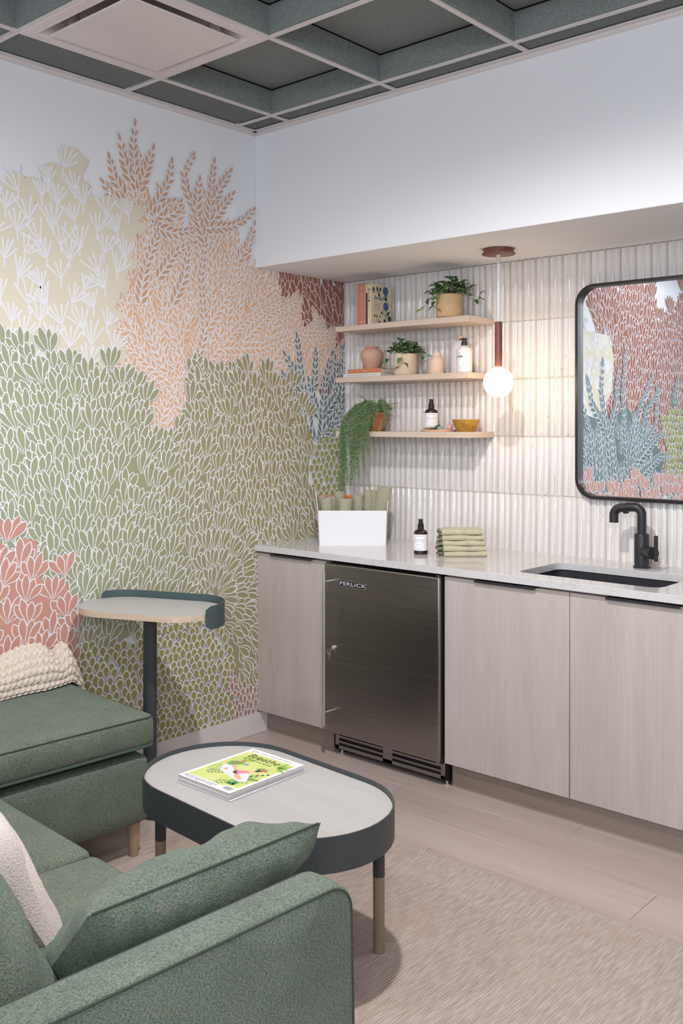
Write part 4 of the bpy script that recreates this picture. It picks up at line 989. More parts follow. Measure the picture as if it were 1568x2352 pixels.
def wrap(mb, txt, size, r, z, a0, yo=0.0, **kw):
    """lettering wrapped round a cylinder, centred on angle a0"""
    v, f = text_verts(txt, size, align='CENTER', **kw)
    mb.add([(r*math.cos(a0+x/r), r*math.sin(a0+x/r), z+y) for x, y, _ in v], f)
CAMDIR = lambda x, y: math.atan2(-3.7187-y, 3.27-x)
t = thing('soap_bottle', 'white soap bottle with black pump at the right end of the shelf', 'bottle', (0.838, -0.150, S2))
q = MB(); q.lathe([(0.0,0.0),(0.031,0.0)]+prof([(0.0335,0.003),(0.0347,0.012),(0.0347,0.090),(0.0335,0.102),(0.027,0.113),(0.0165,0.1185),(0.0150,0.1215)]), 40); q.build('body', mat('satin_white', (240,236,232), 0.4), t, smooth=50)
q = MB(); q.lathe([(0.0138,0.1195),(0.0138,0.137),(0.0105,0.138),(0.0100,0.147),(0.0085,0.148),(0.0125,0.1485),(0.0125,0.152),(0.010,0.1545),(0.0,0.155)], 28)
q.tube([(0.0,0,0.1520),(-0.010,-0.008,0.1515),(-0.0175,-0.014,0.1470)], [0.0045,0.004,0.0028], 10); q.build('pump', M_black, t, smooth=45)
a0 = CAMDIR(0.838,-0.15)-0.62
q = MB(); wrap(q, 'N\u00b0', 0.012, 0.0349, 0.083, a0, bold=-0.0); wrap(q, 'hand', 0.006, 0.0349, 0.078, a0); wrap(q, 'soap', 0.006, 0.0349, 0.0615, a0); wrap(q, '500 ml', 0.005, 0.0349, 0.022, a0); q.build('lettering', M_greyink, t)
q = MB(); wrap(q, 'ATOM', 0.0105, 0.0349, 0.0685, a0-0.06, bold=0.0005); q.build('lettering', M_ink, t)

M_amber = mat('amber_glass', (46,32,28), 0.08, spec=0.6)
M_clearcap = mat('clear_cap', (225,225,228), 0.08, trans=1.0, ior=1.3)
M_pumpgrey = mat('pump_grey', (66,70,80), 0.4)
def spray(loc, rz, label):
    t = thing('spray_bottle', label, 'bottle', loc, rz, 'amber spray bottles')
    q = MB(); q.lathe([(0.0,0.0),(0.0275,0.0)]+prof([(0.0290,0.003),(0.0300,0.008),(0.0300,0.086),(0.0285,0.094),(0.022,0.1015),(0.0140,0.105)]), 36); q.build('bottle', M_amber, t, smooth=50)
    q = MB(); q.lathe([(0.0135,0.104),(0.0135,0.1255),(0.0125,0.1262),(0.0,0.1262)], 28); q.build('collar', M_blackdeep, t, smooth=40)
    q = MB(); q.lathe([(0.0085,0.126),(0.0078,0.134),(0.0062,0.138),(0.0062,0.148),(0.0,0.1485)], 24); q.build('nozzle', M_pumpgrey, t, smooth=40)
    q = MB(); q.lathe([(0.0108,0.1265),(0.0108,0.1490),(0.0098,0.1505),(0.0,0.1505)], 24); q.build('cap', M_clearcap, t, smooth=40)
    q = MB(); A = 1.95; q.grid(lambda u, v: (0.0303*math.cos(-A+2*A*u), 0.0303*math.sin(-A+2*A*u), 0.0165+0.069*v), 28, 1); lab = q.build('label', M_papw, t, smooth=60)
    q = MB(); R = 0.0305
    wrap(q, 'THE VERDANT', 0.0052, R, 0.0770, 0); wrap(q, 'YOGA RITUAL', 0.0075, R, 0.0600, 0, space=1.05); wrap(q, 'Botanical Yoga Mat Cleanser', 0.0042, R, 0.0535, 0); wrap(q, 'UNSCENTED', 0.0042, R, 0.0400, 0); wrap(q, 'Made in Canada', 0.0040, R, 0.0265, 0); wrap(q, '8 fl oz 240 ml', 0.0040, R, 0.0210, 0)
    q.build('label_lettering', M_greyink, lab)
    return t
spray((0.6250, -0.105, S3+0.0002), CAMDIR(0.625,-0.105)+0.05, 'amber spray bottle with white label behind the stones on the lowest shelf')
spray((0.7716, -0.382, KT+0.0002), CAMDIR(0.7716,-0.382)-0.30, 'amber spray bottle with white label standing on the white counter')

q = MB(); q.lathe([(0.0,0.002),(0.070,0.002),(0.078,0.0),(0.082,0.004),(0.084,0.0085),(0.081,0.010),(0.0,0.0085)], 48)
tag(q.build('tray', mat('peach_plaster', (226,190,164), 0.7), smooth=40, loc=(0.680, -0.122, S3), merge=False), 'round pale peach tray under the stones on the lowest shelf', 'tray')
def stone(name, mats, loc, size, seed, label, faces=None, rz=0.0, sub=3):
    bm = bmesh.new(); bmesh.ops.create_icosphere(bm, subdivisions=sub, radius=1); r = random.Random(seed)
    d = [(Vector((r.uniform(-1,1),r.uniform(-1,1),r.uniform(-1,1))).normalized(), r.uniform(0.70,0.92)) for _ in range(14)]
    for v in bm.verts:
        for n_, c in d:
            k = v.co.dot(n_)
            if k > c: v.co -= n_*(k-c)
        v.co = Vector((v.co.x*size[0], v.co.y*size[1], v.co.z*size[2]))
    zmin = min(v.co.z for v in bm.verts)
    for v in bm.verts: v.co.z -= zmin
    me = bpy.data.meshes.new(name); bm.to_mesh(me); bm.free(); me.materials.append(mats)
    o = bpy.data.objects.new(name, me); C.objects.link(o); o.location = loc; o.rotation_euler = (0,0,rz)
    return tag(o, label, 'stone', 'stones on the tray')
ZT = S3+0.0090
stone('agate', mat('grey_agate', (186,172,162), 0.5, col2=(118,104,98), scale=70), (0.655, -0.155, ZT), (0.034,0.018,0.0065), 3, 'flat grey brown stone at the left of the tray', rz=0.6)
stone('crystal', mat('green_stone', (52,82,76), 0.3, col2=(176,202,190), scale=55, mixp=(0.42,0.60)), (0.706, -0.158, ZT), (0.0215,0.014,0.0115), 5, 'green and white polished stone in front of the spray bottle', rz=0.5)
q = MB(); q.prism([(-0.011,-0.009),(0.010,-0.011),(0.012,0.009),(-0.010,0.011)], 0, 0.026); q.add([], [])
o = q.build('crystal', mat('rose_quartz', (226,178,164), 0.35, col2=(170,118,112), scale=40, mixp=(0.4,0.7)), bevel=0.002, seg=1, loc=(0.737, -0.120, ZT)); o.rotation_euler = (0.10,0.16,0.5)
tag(o, 'pink block-shaped stone at the right of the tray', 'stone', 'stones on the tray')
q = MB(); q.lathe([(0.0,0.002),(0.034,0.0),(0.037,0.001)]+prof([(0.038,0.004),(0.050,0.020),(0.0590,0.040),(0.0630,0.0545)])+[(0.0622,0.0560),(0.0605,0.0550),(0.055,0.038),(0.044,0.018),(0.0,0.008)], 48)
tag(q.build('bowl', mat('mustard_glaze', (182,138,50), 0.30, col2=(150,112,44), scale=26, col3=(196,160,84), scale3=60), smooth=50, loc=(0.8280, -0.122, S3)), 'mustard yellow ceramic bowl at the right end of the lowest shelf', 'bowl')

# ------------------------------------------------------------------ leafy potted plants
M_leafA = mat('leaf_dark', (62,92,64), 0.45, col2=(84,112,78), scale=40, stretch=(8,1,1))
M_leafB = mat('leaf_mid', (88,124,84), 0.45, col2=(112,146,104), scale=40, stretch=(8,1,1))
M_leafC = mat('leaf_lime', (142,164,78), 0.5, col2=(164,180,98), scale=40, stretch=(8,1,1))
M_stem = mat('stem_green', (128,138,86), 0.6)
M_soil = mat('soil', (58,48,42), 0.95, bump=0.5, bscale=200)
def leaf_mesh(L, W, mm):
    q = MB(); n = 6; rows = []
    for i in range(n+1):
        t = i/n; w = W/2*math.sin(PI*min(1,max(0,t)))**0.75 if 0 < t < 1 else 0.0004
        zz = 0.10*L*math.sin(PI*t)-0.16*L*t*t
        for s, up_ in ((-1,0.18),(-0.5,0.04),(0,-0.0),(0.5,0.04),(1,0.18)): rows.append((L*t, s*w, zz+abs(s)*w*0.45))
    f = [(i*5+j, (i+1)*5+j, (i+1)*5+j+1, i*5+j+1) for i in range(n) for j in range(4)]
    q.add(rows, f); me_o = q.build('leaf', mm, smooth=60); return me_o
LEAVES = [leaf_mesh(0.038, 0.0225, M_leafA), leaf_mesh(0.043, 0.0245, M_leafA), leaf_mesh(0.040, 0.0235, M_leafB), leaf_mesh(0.036, 0.020, M_leafC)]
def plant(name, label, loc, potr, poth, potmat, taper, strands, crown_n, seed, crown_r, crown_h, feet=False):
    r = random.Random(seed); t = thing(name, label, 'plant', loc)
    q = MB(); z0 = 0.006 if feet else 0.0
    q.lathe([(0.0,z0),(potr*taper-0.003,z0),(potr*taper,z0+0.003)]+prof([(potr*(taper+0.02),z0+0.01),(potr,poth*0.6),(potr*0.985,poth-0.004)])+[(potr*0.965,poth),(potr*0.90,poth-0.002),(potr*0.90,poth-0.014),(0.0,poth-0.014)], 44)
    if feet: q.lathe([(potr*0.62,0.0),(potr*0.65,z0+0.001),(0,z0+0.001)], 30)
    pot = q.build('pot', potmat, t, smooth=50)
    q = MB(); q.lathe([(potr*0.91,poth-0.013),(potr*0.5,poth-0.006),(0,poth-0.005)], 24); q.build('soil', M_soil, t, smooth=60)
    stems = MB()
    def put(p, yaw, pitch, roll, sc, k):
        o = LEAVES[k].copy(); C.objects.link(o); o.name = 'leaf'; o.parent = t; o.location = p; o.rotation_mode = 'XYZ'
        o.rotation_euler = (roll, -pitch, yaw); o.scale = (sc, sc, sc)
    def strand(pts, dense=0.016, sc=1.0, tipk=None):
        n = len(pts); stems.tube(pts, 0.0011, 5)
        acc = 0; side = 1
        for i in range(1, n):
            a, b2 = Vector(pts[i-1]), Vector(pts[i]); acc += (b2-a).length
            if acc >= dense or i == n-1:
                acc = 0; dv = (b2-a).normalized(); yaw = math.atan2(dv.y, dv.x)
                put(pts[i], yaw+side*r.uniform(0.6,1.3)*(0.25 if i == n-1 else 1), math.asin(max(-1,min(1,dv.z)))*0.6+r.uniform(-.2,.45), side*r.uniform(-.2,.5), sc*r.uniform(.8,1.12), tipk if (tipk is not None and i >= n-2) else r.choice((0,0,1,2,2)))
                side = -side
    for s in strands: strand(*s) if isinstance(s, tuple) else strand(s)
    for k in range(crown_n):
        a = r.uniform(0, 2*PI); rr = crown_r*math.sqrt(r.random()); h = poth-0.010
        top = (rr*1.15*math.cos(a), rr*1.15*math.sin(a), h+0.016+crown_h*r.random()*(1.15-rr/crown_r*0.6)); base = (rr*0.45*math.cos(a), rr*0.45*math.sin(a), h)
        stems.tube([base, ((base[0]+top[0])/2, (base[1]+top[1])/2, (h+top[2])/2+0.004), top], 0.0010, 5)
        yaw = a+r.uniform(-.5,.5)
        for m in range(3): put(top, yaw+m*2.1+r.uniform(-.4,.4), r.uniform(-.25,.75), r.uniform(-.4,.4), r.uniform(.75,1.1), r.choice((0,0,0,1,2,2,3) if m == 0 else (0,0,1,2)))
    stems.build('stem', M_stem, t, smooth=60)
    return t
M_pot1 = mat('tan_stoneware', (216,182,140), 0.75, col2=(206,170,128), scale=18)
M_pot2 = mat('cream_stoneware', (226,206,182), 0.75, col2=(214,190,164), scale=14)
# image-right on the shelf runs along +x and slightly +y; strands are given in pot coordinates
LS = 1.0
plant('potted_plant', 'tan potted plant with trailing leaves on the topmost shelf', (0.745, -0.132, S1), 0.0590, 0.109, M_pot1, 0.97,
      [([(-0.03,-0.03,0.10),(-0.055,-0.045,0.105),(-0.080,-0.055,0.085),(-0.095,-0.06,0.060),(-0.108,-0.062,0.045)],0.014,1.0,3),
       ([(-0.01,-0.045,0.10),(-0.016,-0.064,0.100),(-0.022,-0.068,0.075),(-0.030,-0.066,0.055),(-0.026,-0.064,0.042)],0.013,0.9),
       ([(0.0,-0.04,0.10),(-0.01,-0.06,0.108),(-0.012,-0.066,0.09)],0.012,0.95),
       ([(0.04,0.0,0.10),(0.068,0.010,0.115),(0.092,0.018,0.098),(0.112,0.024,0.080),(0.134,0.03,0.082),(0.140,0.03,0.098)],0.017,1.0),
       ([(0.04,0.01,0.10),(0.065,0.02,0.120),(0.085,0.03,0.128)],0.014,1.0), ([(-0.03,0.0,0.10),(-0.06,0.0,0.115),(-0.085,-0.005,0.098)],0.014,1.0)],
      38, 21, 0.074, 0.060, feet=True)
plant('potted_plant', 'cream potted plant with drooping leaves beside the round vase', (0.4955, -0.132, S2), 0.0565, 0.1015, M_pot2, 0.96,
      [([(0.01,-0.04,0.098),(0.022,-0.060,0.100),(0.032,-0.066,0.080),(0.036,-0.064,0.058),(0.018,-0.068,0.040)],0.012,1.0),
       ([(-0.03,-0.02,0.098),(-0.060,-0.030,0.105),(-0.075,-0.036,0.080),(-0.082,-0.038,0.058),(-0.088,-0.04,0.035)],0.016,1.0,3),
       ([(0.04,0.0,0.098),(0.065,0.008,0.100),(0.085,0.015,0.085),(0.105,0.02,0.088)],0.015,0.9)],
      34, 33, 0.064, 0.058)
for o in LEAVES: bpy.data.objects.remove(o)

# ------------------------------------------------------------------ hanging fern
fn = thing('hanging_fern', 'trailing feathery green fern in clay pot on the lowest shelf', 'plant', (0.315, -0.135, S3))
q = MB(); q.lathe([(0.0,0.0),(0.034,0.0)]+prof([(0.038,0.004),(0.047,0.040),(0.050,0.075)])+[(0.053,0.076),(0.053,0.090),(0.048,0.090),(0.046,0.078),(0.0,0.076)], 36); q.build('pot', mat('terracotta', (178,98,66), 0.8), fn, smooth=45)
r = random.Random(5)
NE = {0: MB(), 1: MB()}; ST = MB()
def frond(pts, dens, l0):
    P = [Vector(p) for p in pts]; path = []
    for i in range(len(P)-1):
        a = P[i-1] if i else P[i]; b2, c = P[i], P[i+1]; d = P[i+2] if i+2 < len(P) else P[i+1]
        for k in range(6):
            t = k/6; path.append(0.5*((2*b2)+(c-a)*t+(2*a-5*b2+4*c-d)*t*t+(3*b2-a-3*c+d)*t**3))
    path.append(P[-1]); ST.tube(path[::2]+[path[-1]], 0.0011, 4)
    for i in range(1, len(path)):
        seg = path[i]-path[i-1]; n = max(1, int(seg.length*dens)); tdir = seg.normalized(); fade = 1-0.45*(i/len(path))**2
        for k in range(n):
            p = path[i-1]+seg*r.random(); rd = Vector((r.uniform(-1,1), r.uniform(-1,1), r.uniform(-1,1))); rd = (rd-tdir*rd.dot(tdir)).normalized()
            dv = (rd+tdir*r.uniform(0.2,0.9)).normalized(); L = l0*fade*r.uniform(.6,1.2); w = dv.cross(Vector((r.uniform(-1,1),r.uniform(-1,1),0.3))).normalized()*0.0011
            mid = p+dv*L*0.5; tip = p+dv*L+Vector((0,0,-0.15*L))
            NE[0 if r.random() < 0.55 else 1].add([p-w*0.4, mid-w, tip, mid+w], [(0,1,2,3)])
tops = []
fr_specs = [ # sideways offset at the shelf edge, forward offset, lowest z, x drift
 (-0.125,-0.098,-0.295,-0.02),(-0.115,-0.104,-0.265,-0.005),(-0.105,-0.095,-0.215,-0.015),(-0.130,-0.090,-0.17,-0.005),(-0.098,-0.106,-0.245,0.015),(-0.12,-0.11,-0.28,0.012),(-0.135,-0.092,-0.12,0.0),(-0.11,-0.1,-0.19,0.01),
 (-0.050,-0.108,-0.255,-0.01),(-0.035,-0.115,-0.235,-0.015),(-0.025,-0.105,-0.18,0.0),(-0.060,-0.10,-0.16,-0.01),(-0.043,-0.112,-0.205,0.012),(-0.020,-0.115,-0.21,0.015),(-0.045,-0.1,-0.13,0.0),(-0.03,-0.112,-0.17,0.008),
 (0.012,-0.112,-0.135,0.005),(0.024,-0.115,-0.155,0.0),(0.034,-0.105,-0.105,0.012),(-0.005,-0.105,-0.095,0.0),(0.044,-0.11,-0.09,0.0),(0.014,-0.10,-0.06,0.0),(-0.015,-0.10,-0.05,-0.01),
 (-0.075,-0.1,-0.11,0.0),(-0.085,-0.098,-0.08,0.0),(0.0,-0.098,-0.03,0.0),(0.02,-0.1,-0.045,0.0),(-0.02,-0.1,-0.1,0.0)]
for sx, fy, lo, dx in fr_specs:
    frond([(sx*0.12, -0.01, 0.078), (sx*0.50, fy*0.35, 0.128+r.uniform(-.012,.012)), (sx*0.88, fy*0.85, 0.062+r.uniform(-.01,.01)), (sx, fy, -0.015), (sx+dx*0.5, fy*1.02, lo*0.55), (sx+dx, fy, lo)], 1650, 0.0185)
for k in range(26):   # short tufts around the crown
    a = r.uniform(0, 2*PI); R = r.uniform(0.05,0.095)
    if k < 9: a = -PI/2+r.uniform(-0.9,0.75)
    frond([(0.01*math.cos(a), 0.01*math.sin(a), 0.078), (0.55*R*math.cos(a), 0.55*R*math.sin(a), 0.125+r.uniform(-.02,.03)), (R*math.cos(a), R*math.sin(a), 0.10+r.uniform(-.05,.03)-(0.06 if k < 9 else 0))], 1500, 0.018)
frond([(0.02,0,0.08),(0.06,-0.02,0.145),(0.085,-0.035,0.08),(0.07,-0.055,0.0),(0.045,-0.08,-0.012)], 1100, 0.017)
frond([(0.02,0,0.08),(0.075,-0.01,0.135),(0.088,-0.03,0.06),(0.075,-0.04,0.02)], 1100, 0.017)
frond([(-0.02,0,0.08),(-0.06,0.0,0.15),(-0.10,-0.01,0.178)], 900, 0.014); frond([(0.0,0,0.08),(0.07,0.02,0.125),(0.115,0.03,0.135)], 700, 0.012)
o = NE[0].build('foliage', mat('fern_green', (108,136,94), 0.6), fn); o['kind'] = 'stuff'
o = NE[1].build('foliage', mat('fern_green_light', (138,162,114), 0.6), fn); o['kind'] = 'stuff'
ST.build('stem', mat('fern_stem', (140,158,100), 0.6), fn)

# ------------------------------------------------------------------ towel basket
M_terry = mat('sage_terry', (178,174,150), 0.95, col2=(160,156,132), scale=260, bump=0.6, bscale=420, bdist=0.004, sheen=0.3)
M_terry2 = mat('sage_terry_pale', (206,197,168), 0.95, col2=(190,181,152), scale=260, bump=0.6, bscale=420, bdist=0.004, sheen=0.3)
M_plast = mat('white_plastic', (236,236,240), 0.4)
BR = math.radians(41.5); BX, BY = 0.306, -0.2925
bk = thing('basket', 'white carry basket of rolled sage towels on the counter corner', 'basket', (BX, BY, KT), BR)
wb, db, tb_ = 0.309, 0.185, 0.0035
def bw(z): return wb/2+0.006*min(1,z/0.16)+max(0,(z-0.16))*0.16      # half width at height z
def bd(z): return db/2+0.004*z/0.16
q = MB()
q.box(-wb/2+0.003, wb/2-0.003, -db/2+0.003, db/2-0.003, 0.0, 0.004)
for s in (-1, 1):
    z1 = 0.160; q.add([(-bw(0),s*bd(0),0),(bw(0),s*bd(0),0),(bw(z1),s*bd(z1),z1),(-bw(z1),s*bd(z1),z1),(-bw(0),s*(bd(0)-tb_),0),(bw(0),s*(bd(0)-tb_),0),(bw(z1),s*(bd(z1)-tb_),z1),(-bw(z1),s*(bd(z1)-tb_),z1)],
        [(0,1,2,3),(7,6,5,4),(3,2,6,7),(0,4,5,1),(0,3,7,4),(1,5,6,2)] if s < 0 else [(3,2,1,0),(4,5,6,7),(7,6,2,3),(1,5,4,0),(4,7,3,0),(2,6,5,1)])
prof_side = []                               # end panels rise to a rounded peak that carries the dowel
for i in range(25):
    y = -bd(0.16)+2*bd(0.16)*i/24; t = abs(y-0.045)/(bd(0.16)+0.045 if y < 0.045 else bd(0.16)-0.040); k = max(0, 1-t)
    prof_side.append((y, 0.160+0.078*min(1, (k*1.5)**1.25)))
for s in (-1, 1):
    pts_o = [(s*bw(0), -bd(0), 0), (s*bw(0), bd(0), 0)]+[(s*bw(z), y, z) for y, z in reversed(prof_side)]
    pts_i = [(x-s*tb_, y, z) for x, y, z in pts_o]; n = len(pts_o)
    q.add(pts_o+pts_i, [tuple(range(n)), tuple(range(2*n-1, n-1, -1))]+[(i, i+n, (i+1)%n+n, (i+1)%n) for i in range(n)])
q.build('shell', M_plast, bk, merge=False)
q = MB(); q.tube([(-0.178,0.045,0.213),(-0.174,0.045,0.213),(0.174,0.045,0.213),(0.178,0.045,0.213)], [0.0065,0.0078,0.0078,0.0065], 14); q.build('dowel', mat('orange_dowel', (212,120,74), 0.55), bk, smooth=45)
def roll(R, h, seed):
    r = random.Random(seed); q = MB(); turns = 2.3; N = 56; th_ = R*0.36; lev = [0, 0.35, 0.7, 0.92, 0.985, 1.0]
    def rad(a): return R*(1-0.36*a/(2*PI))+R*0.03*math.sin(2*a+seed)
    ins = [1,1,1,1,0.90,0.72]
    v = []
    for i in range(N+1):
        a = turns*2*PI*i/N; ro = rad(a); ri = max(0.0008, ro-th_*0.92); mid = (ro+ri)/2
        for l, k in zip(lev, ins): rr = mid+(ro-mid)*k; v.append((rr*math.cos(a+seed), rr*0.92*math.sin(a+seed), h*l+0.003*math.sin(3*a)*(l > 0.9)))
        for l, k in reversed(list(zip(lev, ins))): rr = mid+(ri-mid)*k; v.append((rr*math.cos(a+seed), rr*0.92*math.sin(a+seed), h*l+0.003*math.sin(3*a)*(l > 0.9)))
    m = len(lev)*2; f = []
    for i in range(N):
        for j in range(m-1): f.append((i*m+j, (i+1)*m+j, (i+1)*m+j+1, i*m+j+1))
    f.append(tuple(range(m-1,-1,-1))); f.append(tuple(range(N*m, (N+1)*m)))
    q.add(v, f); return q
RW = Matrix.Rotation(BR, 3, 'Z')
for (lx, ly, h, R, tilt, yaw, lb) in [
    (-0.112,-0.054,0.216,0.0360,(0.02,-0.02),0.3,'rolled sage towel at the front left of the white basket'),
    (-0.121, 0.010,0.218,0.0280,(-0.05,-0.09),2.0,'rolled sage towel at the back left of the basket, by the dowel end'),
    (-0.058, 0.012,0.240,0.0320,(0.0,0.0),1.2,'wide rolled sage towel standing at the back of the basket'),
    (-0.036,-0.054,0.212,0.0365,(0.02,0.0),4.1,'short rolled sage towel at the front centre of the basket, spiral end up'),
    ( 0.022,-0.010,0.226,0.0345,(0.0,0.03),0.8,'rolled sage towel in the basket, third from its right end'),
    ( 0.078,-0.014,0.246,0.0350,(-0.02,0.02),5.0,'rolled sage towel in the basket, second from its right end'),
    ( 0.112,-0.018,0.262,0.0400,(-0.02,0.17),2.6,'tallest rolled sage towel leaning out over the right end of the basket')]:
    w_ = RW @ Vector((lx, ly, 0))
    o = roll(R, h-0.006, yaw).build('rolled_towel', M_terry, smooth=60, loc=(BX+w_.x, BY+w_.y, KT+0.0048))
    o.rotation_euler = Matrix.Rotation(BR,3,'Z').to_4x4().to_euler() ; o.rotation_euler = (Matrix.Rotation(BR,3,'Z') @ Matrix.Rotation(tilt[1],3,'Y') @ Matrix.Rotation(tilt[0],3,'X')).to_euler()
    o.location.z += R*0.9*(abs(math.sin(tilt[1]))+abs(math.sin(tilt[0])))
    tag(o, lb, 'towel', 'rolled towels in the basket')

# folded face cloths stacked on the counter
TD = math.radians(41.4); fx, fy = 0.9690, -0.3340
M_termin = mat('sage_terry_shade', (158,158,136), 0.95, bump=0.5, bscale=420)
def cloth(w, d, h, sd):
    """cloth folded in three; the rounded front fold runs along x, the cut ends show at the left"""
    r = random.Random(sd); q = MB(); nx = 14
    def sec(x):
        # closed outline in (y,z), front fold at y=0
        wv = 0.0022*math.sin(9*x*6+sd)+0.0012*math.sin(31*x+2*sd); hh = h+wv*0.7; p = []
        for i in range(9): a = -PI/2+PI*i/8; p.append((-math.cos(a)*h*0.42, hh*0.5+math.sin(a)*hh*0.5))
        p += [(d*0.5, hh*0.98), (d, hh*0.94), (d, 0.001), (d*0.5, 0.0)]
        return p
    rows = []
    for i in range(nx+1):
        t = i/nx; x = -w/2+w*t; e = 1.0-0.10*max(0,(t-0.9)/0.1)**2
        rows.append([(x, y*1.0, z*e+(1-e)*h*0.5) for y, z in sec(x)])
    n = len(rows[0]); v = [p for r_ in rows for p in r_]; f = []
    for i in range(nx):
        for j in range(n): f.append((i*n+j, i*n+(j+1)%n, (i+1)*n+(j+1)%n, (i+1)*n+j))
    f.append(tuple(range(n))); f.append(tuple(range((nx+1)*n-1, nx*n-1, -1)))
    q.add(v, f)
    return q
hh = 0.0228
for k in range(5):
    sd = 3+k*1.7; sh = (-0.006+0.002*k, 0.003*math.sin(k*2.1)); wd = 0.178-0.002*k
    lb = ['lowest folded sage face cloth of the stack on the counter', 'second folded sage face cloth from the bottom of the counter stack', 'middle folded sage face cloth of the five in the counter stack', 'fourth folded sage face cloth up in the counter stack', 'top folded sage face cloth of the stack on the counter'][k]
    t = thing('folded_towel', lb, 'towel', (fx-0.010*k*math.cos(TD)*0.35, fy-0.010*k*math.sin(TD)*0.35, KT+0.0006+k*hh), TD+0.02*math.sin(k*1.9), 'folded face cloths on the counter')
    cloth(wd, 0.115, hh-0.0008, sd).build('cloth', M_terry2, t, smooth=50)
    # loose layers sticking out at the left end
    for m, (z0, e) in enumerate(((0.003,0.020),(0.0095,0.026),(0.0155,0.016))):
        q = MB(); n = 6; rows = []
        for i in range(n+1):
            s = i/n; rows.append(((-wd/2-0.006-e*(1-abs(2*s-1)**2)*(0.6+0.4*math.sin(k+m))), 0.004+0.100*s, z0+0.004*math.sin(2.2*s*PI+k+m)))
        v = [(-wd/2+0.012, y, min(hh-0.003, z0)) for _, y, z in rows]+[(x, y, max(0.0006, min(hh-0.002, z-0.002))) for x, y, z in rows]
        v += [(x, y, z+0.0028) for x, y, z in v]; N = n+1
        q.add(v, [(i,i+1,N+i+1,N+i) for i in range(n)]+[(2*N+i+1,2*N+i,3*N+i,3*N+i+1) for i in range(n)]+[(N+i,N+i+1,3*N+i+1,3*N+i) for i in range(n)]+[(0,N,3*N,2*N),(N-1,3*N-1,4*N-1,2*N-1)][:1]); q.build('loose_layer', M_termin, t, smooth=60)
    bx = 0.006+0.006*math.sin(k*1.3); bandm = mat('towel_band_%d' % k, (188,180,160), 0.6)
    for m in range(3):
        q = MB()
        x0 = bx+m*0.0062; pts = []
        for i in range(9): a = -PI/2+PI*i/8; pts.append((x0, -math.cos(a)*hh*0.42-0.0002, (hh-0.0008)*0.5+math.sin(a)*(hh-0.0012)*0.5))
        q.tube(pts, 0.0011, 5); q.build('woven_stripe', bandm, t, smooth=60)

# ------------------------------------------------------------------ rug
RT = 0.012
def rugmat():
    m = bpy.data.materials.new('ribbed_rug'); m.use_nodes = True; nt = m.node_tree; b = nt.nodes['Principled BSDF']
    b.inputs['Roughness'].default_value = 0.95; b.inputs['Specular IOR Level'].default_value = 0.1; b.inputs['Sheen Weight'].default_value = 0.2
    tc = nt.nodes.new('ShaderNodeTexCoord')
    mp = nt.nodes.new('ShaderNodeMapping'); mp.inputs['Scale'].default_value = (1,0.11,1); nt.links.new(tc.outputs['Object'], mp.inputs[0])
    n1 = nt.nodes.new('ShaderNodeTexNoise'); n1.inputs['Scale'].default_value = 190; n1.inputs['Detail'].default_value = 3; nt.links.new(mp.outputs[0], n1.inputs['Vector'])
    n2 = nt.nodes.new('ShaderNodeTexNoise'); n2.inputs['Scale'].default_value = 3.2; n2.inputs['Detail'].default_value = 4; nt.links.new(tc.outputs['Object'], n2.inputs['Vector'])
    r1 = nt.nodes.new('ShaderNodeValToRGB'); r1.color_ramp.elements[0].position = 0.32; r1.color_ramp.elements[1].position = 0.68
    r1.color_ramp.elements[0].color = s2l((178,160,150))+(1,); r1.color_ramp.elements[1].color = s2l((206,193,187))+(1,)
    k = r1.color_ramp.elements.new(0.5); k.color = s2l((192,175,166))+(1,); nt.links.new(n1.outputs['Fac'], r1.inputs[0])
    r2 = nt.nodes.new('ShaderNodeValToRGB'); r2.color_ramp.elements[0].position = 0.42; r2.color_ramp.elements[0].color = (0,0,0,1); r2.color_ramp.elements[1].position = 0.75; r2.color_ramp.elements[1].color = (.45,.45,.45,1)
    nt.links.new(n2.outputs['Fac'], r2.inputs[0])
    mx = nt.nodes.new('ShaderNodeMixRGB'); mx.inputs[2].default_value = s2l((198,170,150))+(1,); nt.links.new(r2.outputs[0], mx.inputs[0]); nt.links.new(r1.outputs[0], mx.inputs[1])
    nt.links.new(mx.outputs[0], b.inputs['Base Color'])
    w = nt.nodes.new('ShaderNodeTexWave'); w.wave_type = 'BANDS'; w.bands_direction = 'X'; w.inputs['Scale'].default_value = 38; w.inputs['Distortion'].default_value = 1.2; w.inputs['Detail'].default_value = 2; w.inputs['Detail Scale'].default_value = 1.5
    nt.links.new(tc.outputs['Object'], w.inputs['Vector'])
    ad = nt.nodes.new('ShaderNodeMath'); ad.operation = 'ADD'; nt.links.new(w.outputs['Fac'], ad.inputs[0]); nt.links.new(n1.outputs['Fac'], ad.inputs[1])
    bp = nt.nodes.new('ShaderNodeBump'); bp.inputs['Strength'].default_value = 0.55; bp.inputs['Distance'].default_value = 0.005
    nt.links.new(ad.outputs[0], bp.inputs['Height']); nt.links.new(bp.outputs[0], b.inputs['Normal'])
    return m
q = MB(); q.prism([(-2.0,-1.55),(2.0,-1.55),(2.0,1.55),(-2.0,1.55)], 0.0002, RT)
tag(q.build('area_rug', rugmat(), bevel=0.004, seg=2, loc=(2.07, -2.668, 0)), 'large beige ribbed rug under the sofa and coffee table', 'rug')

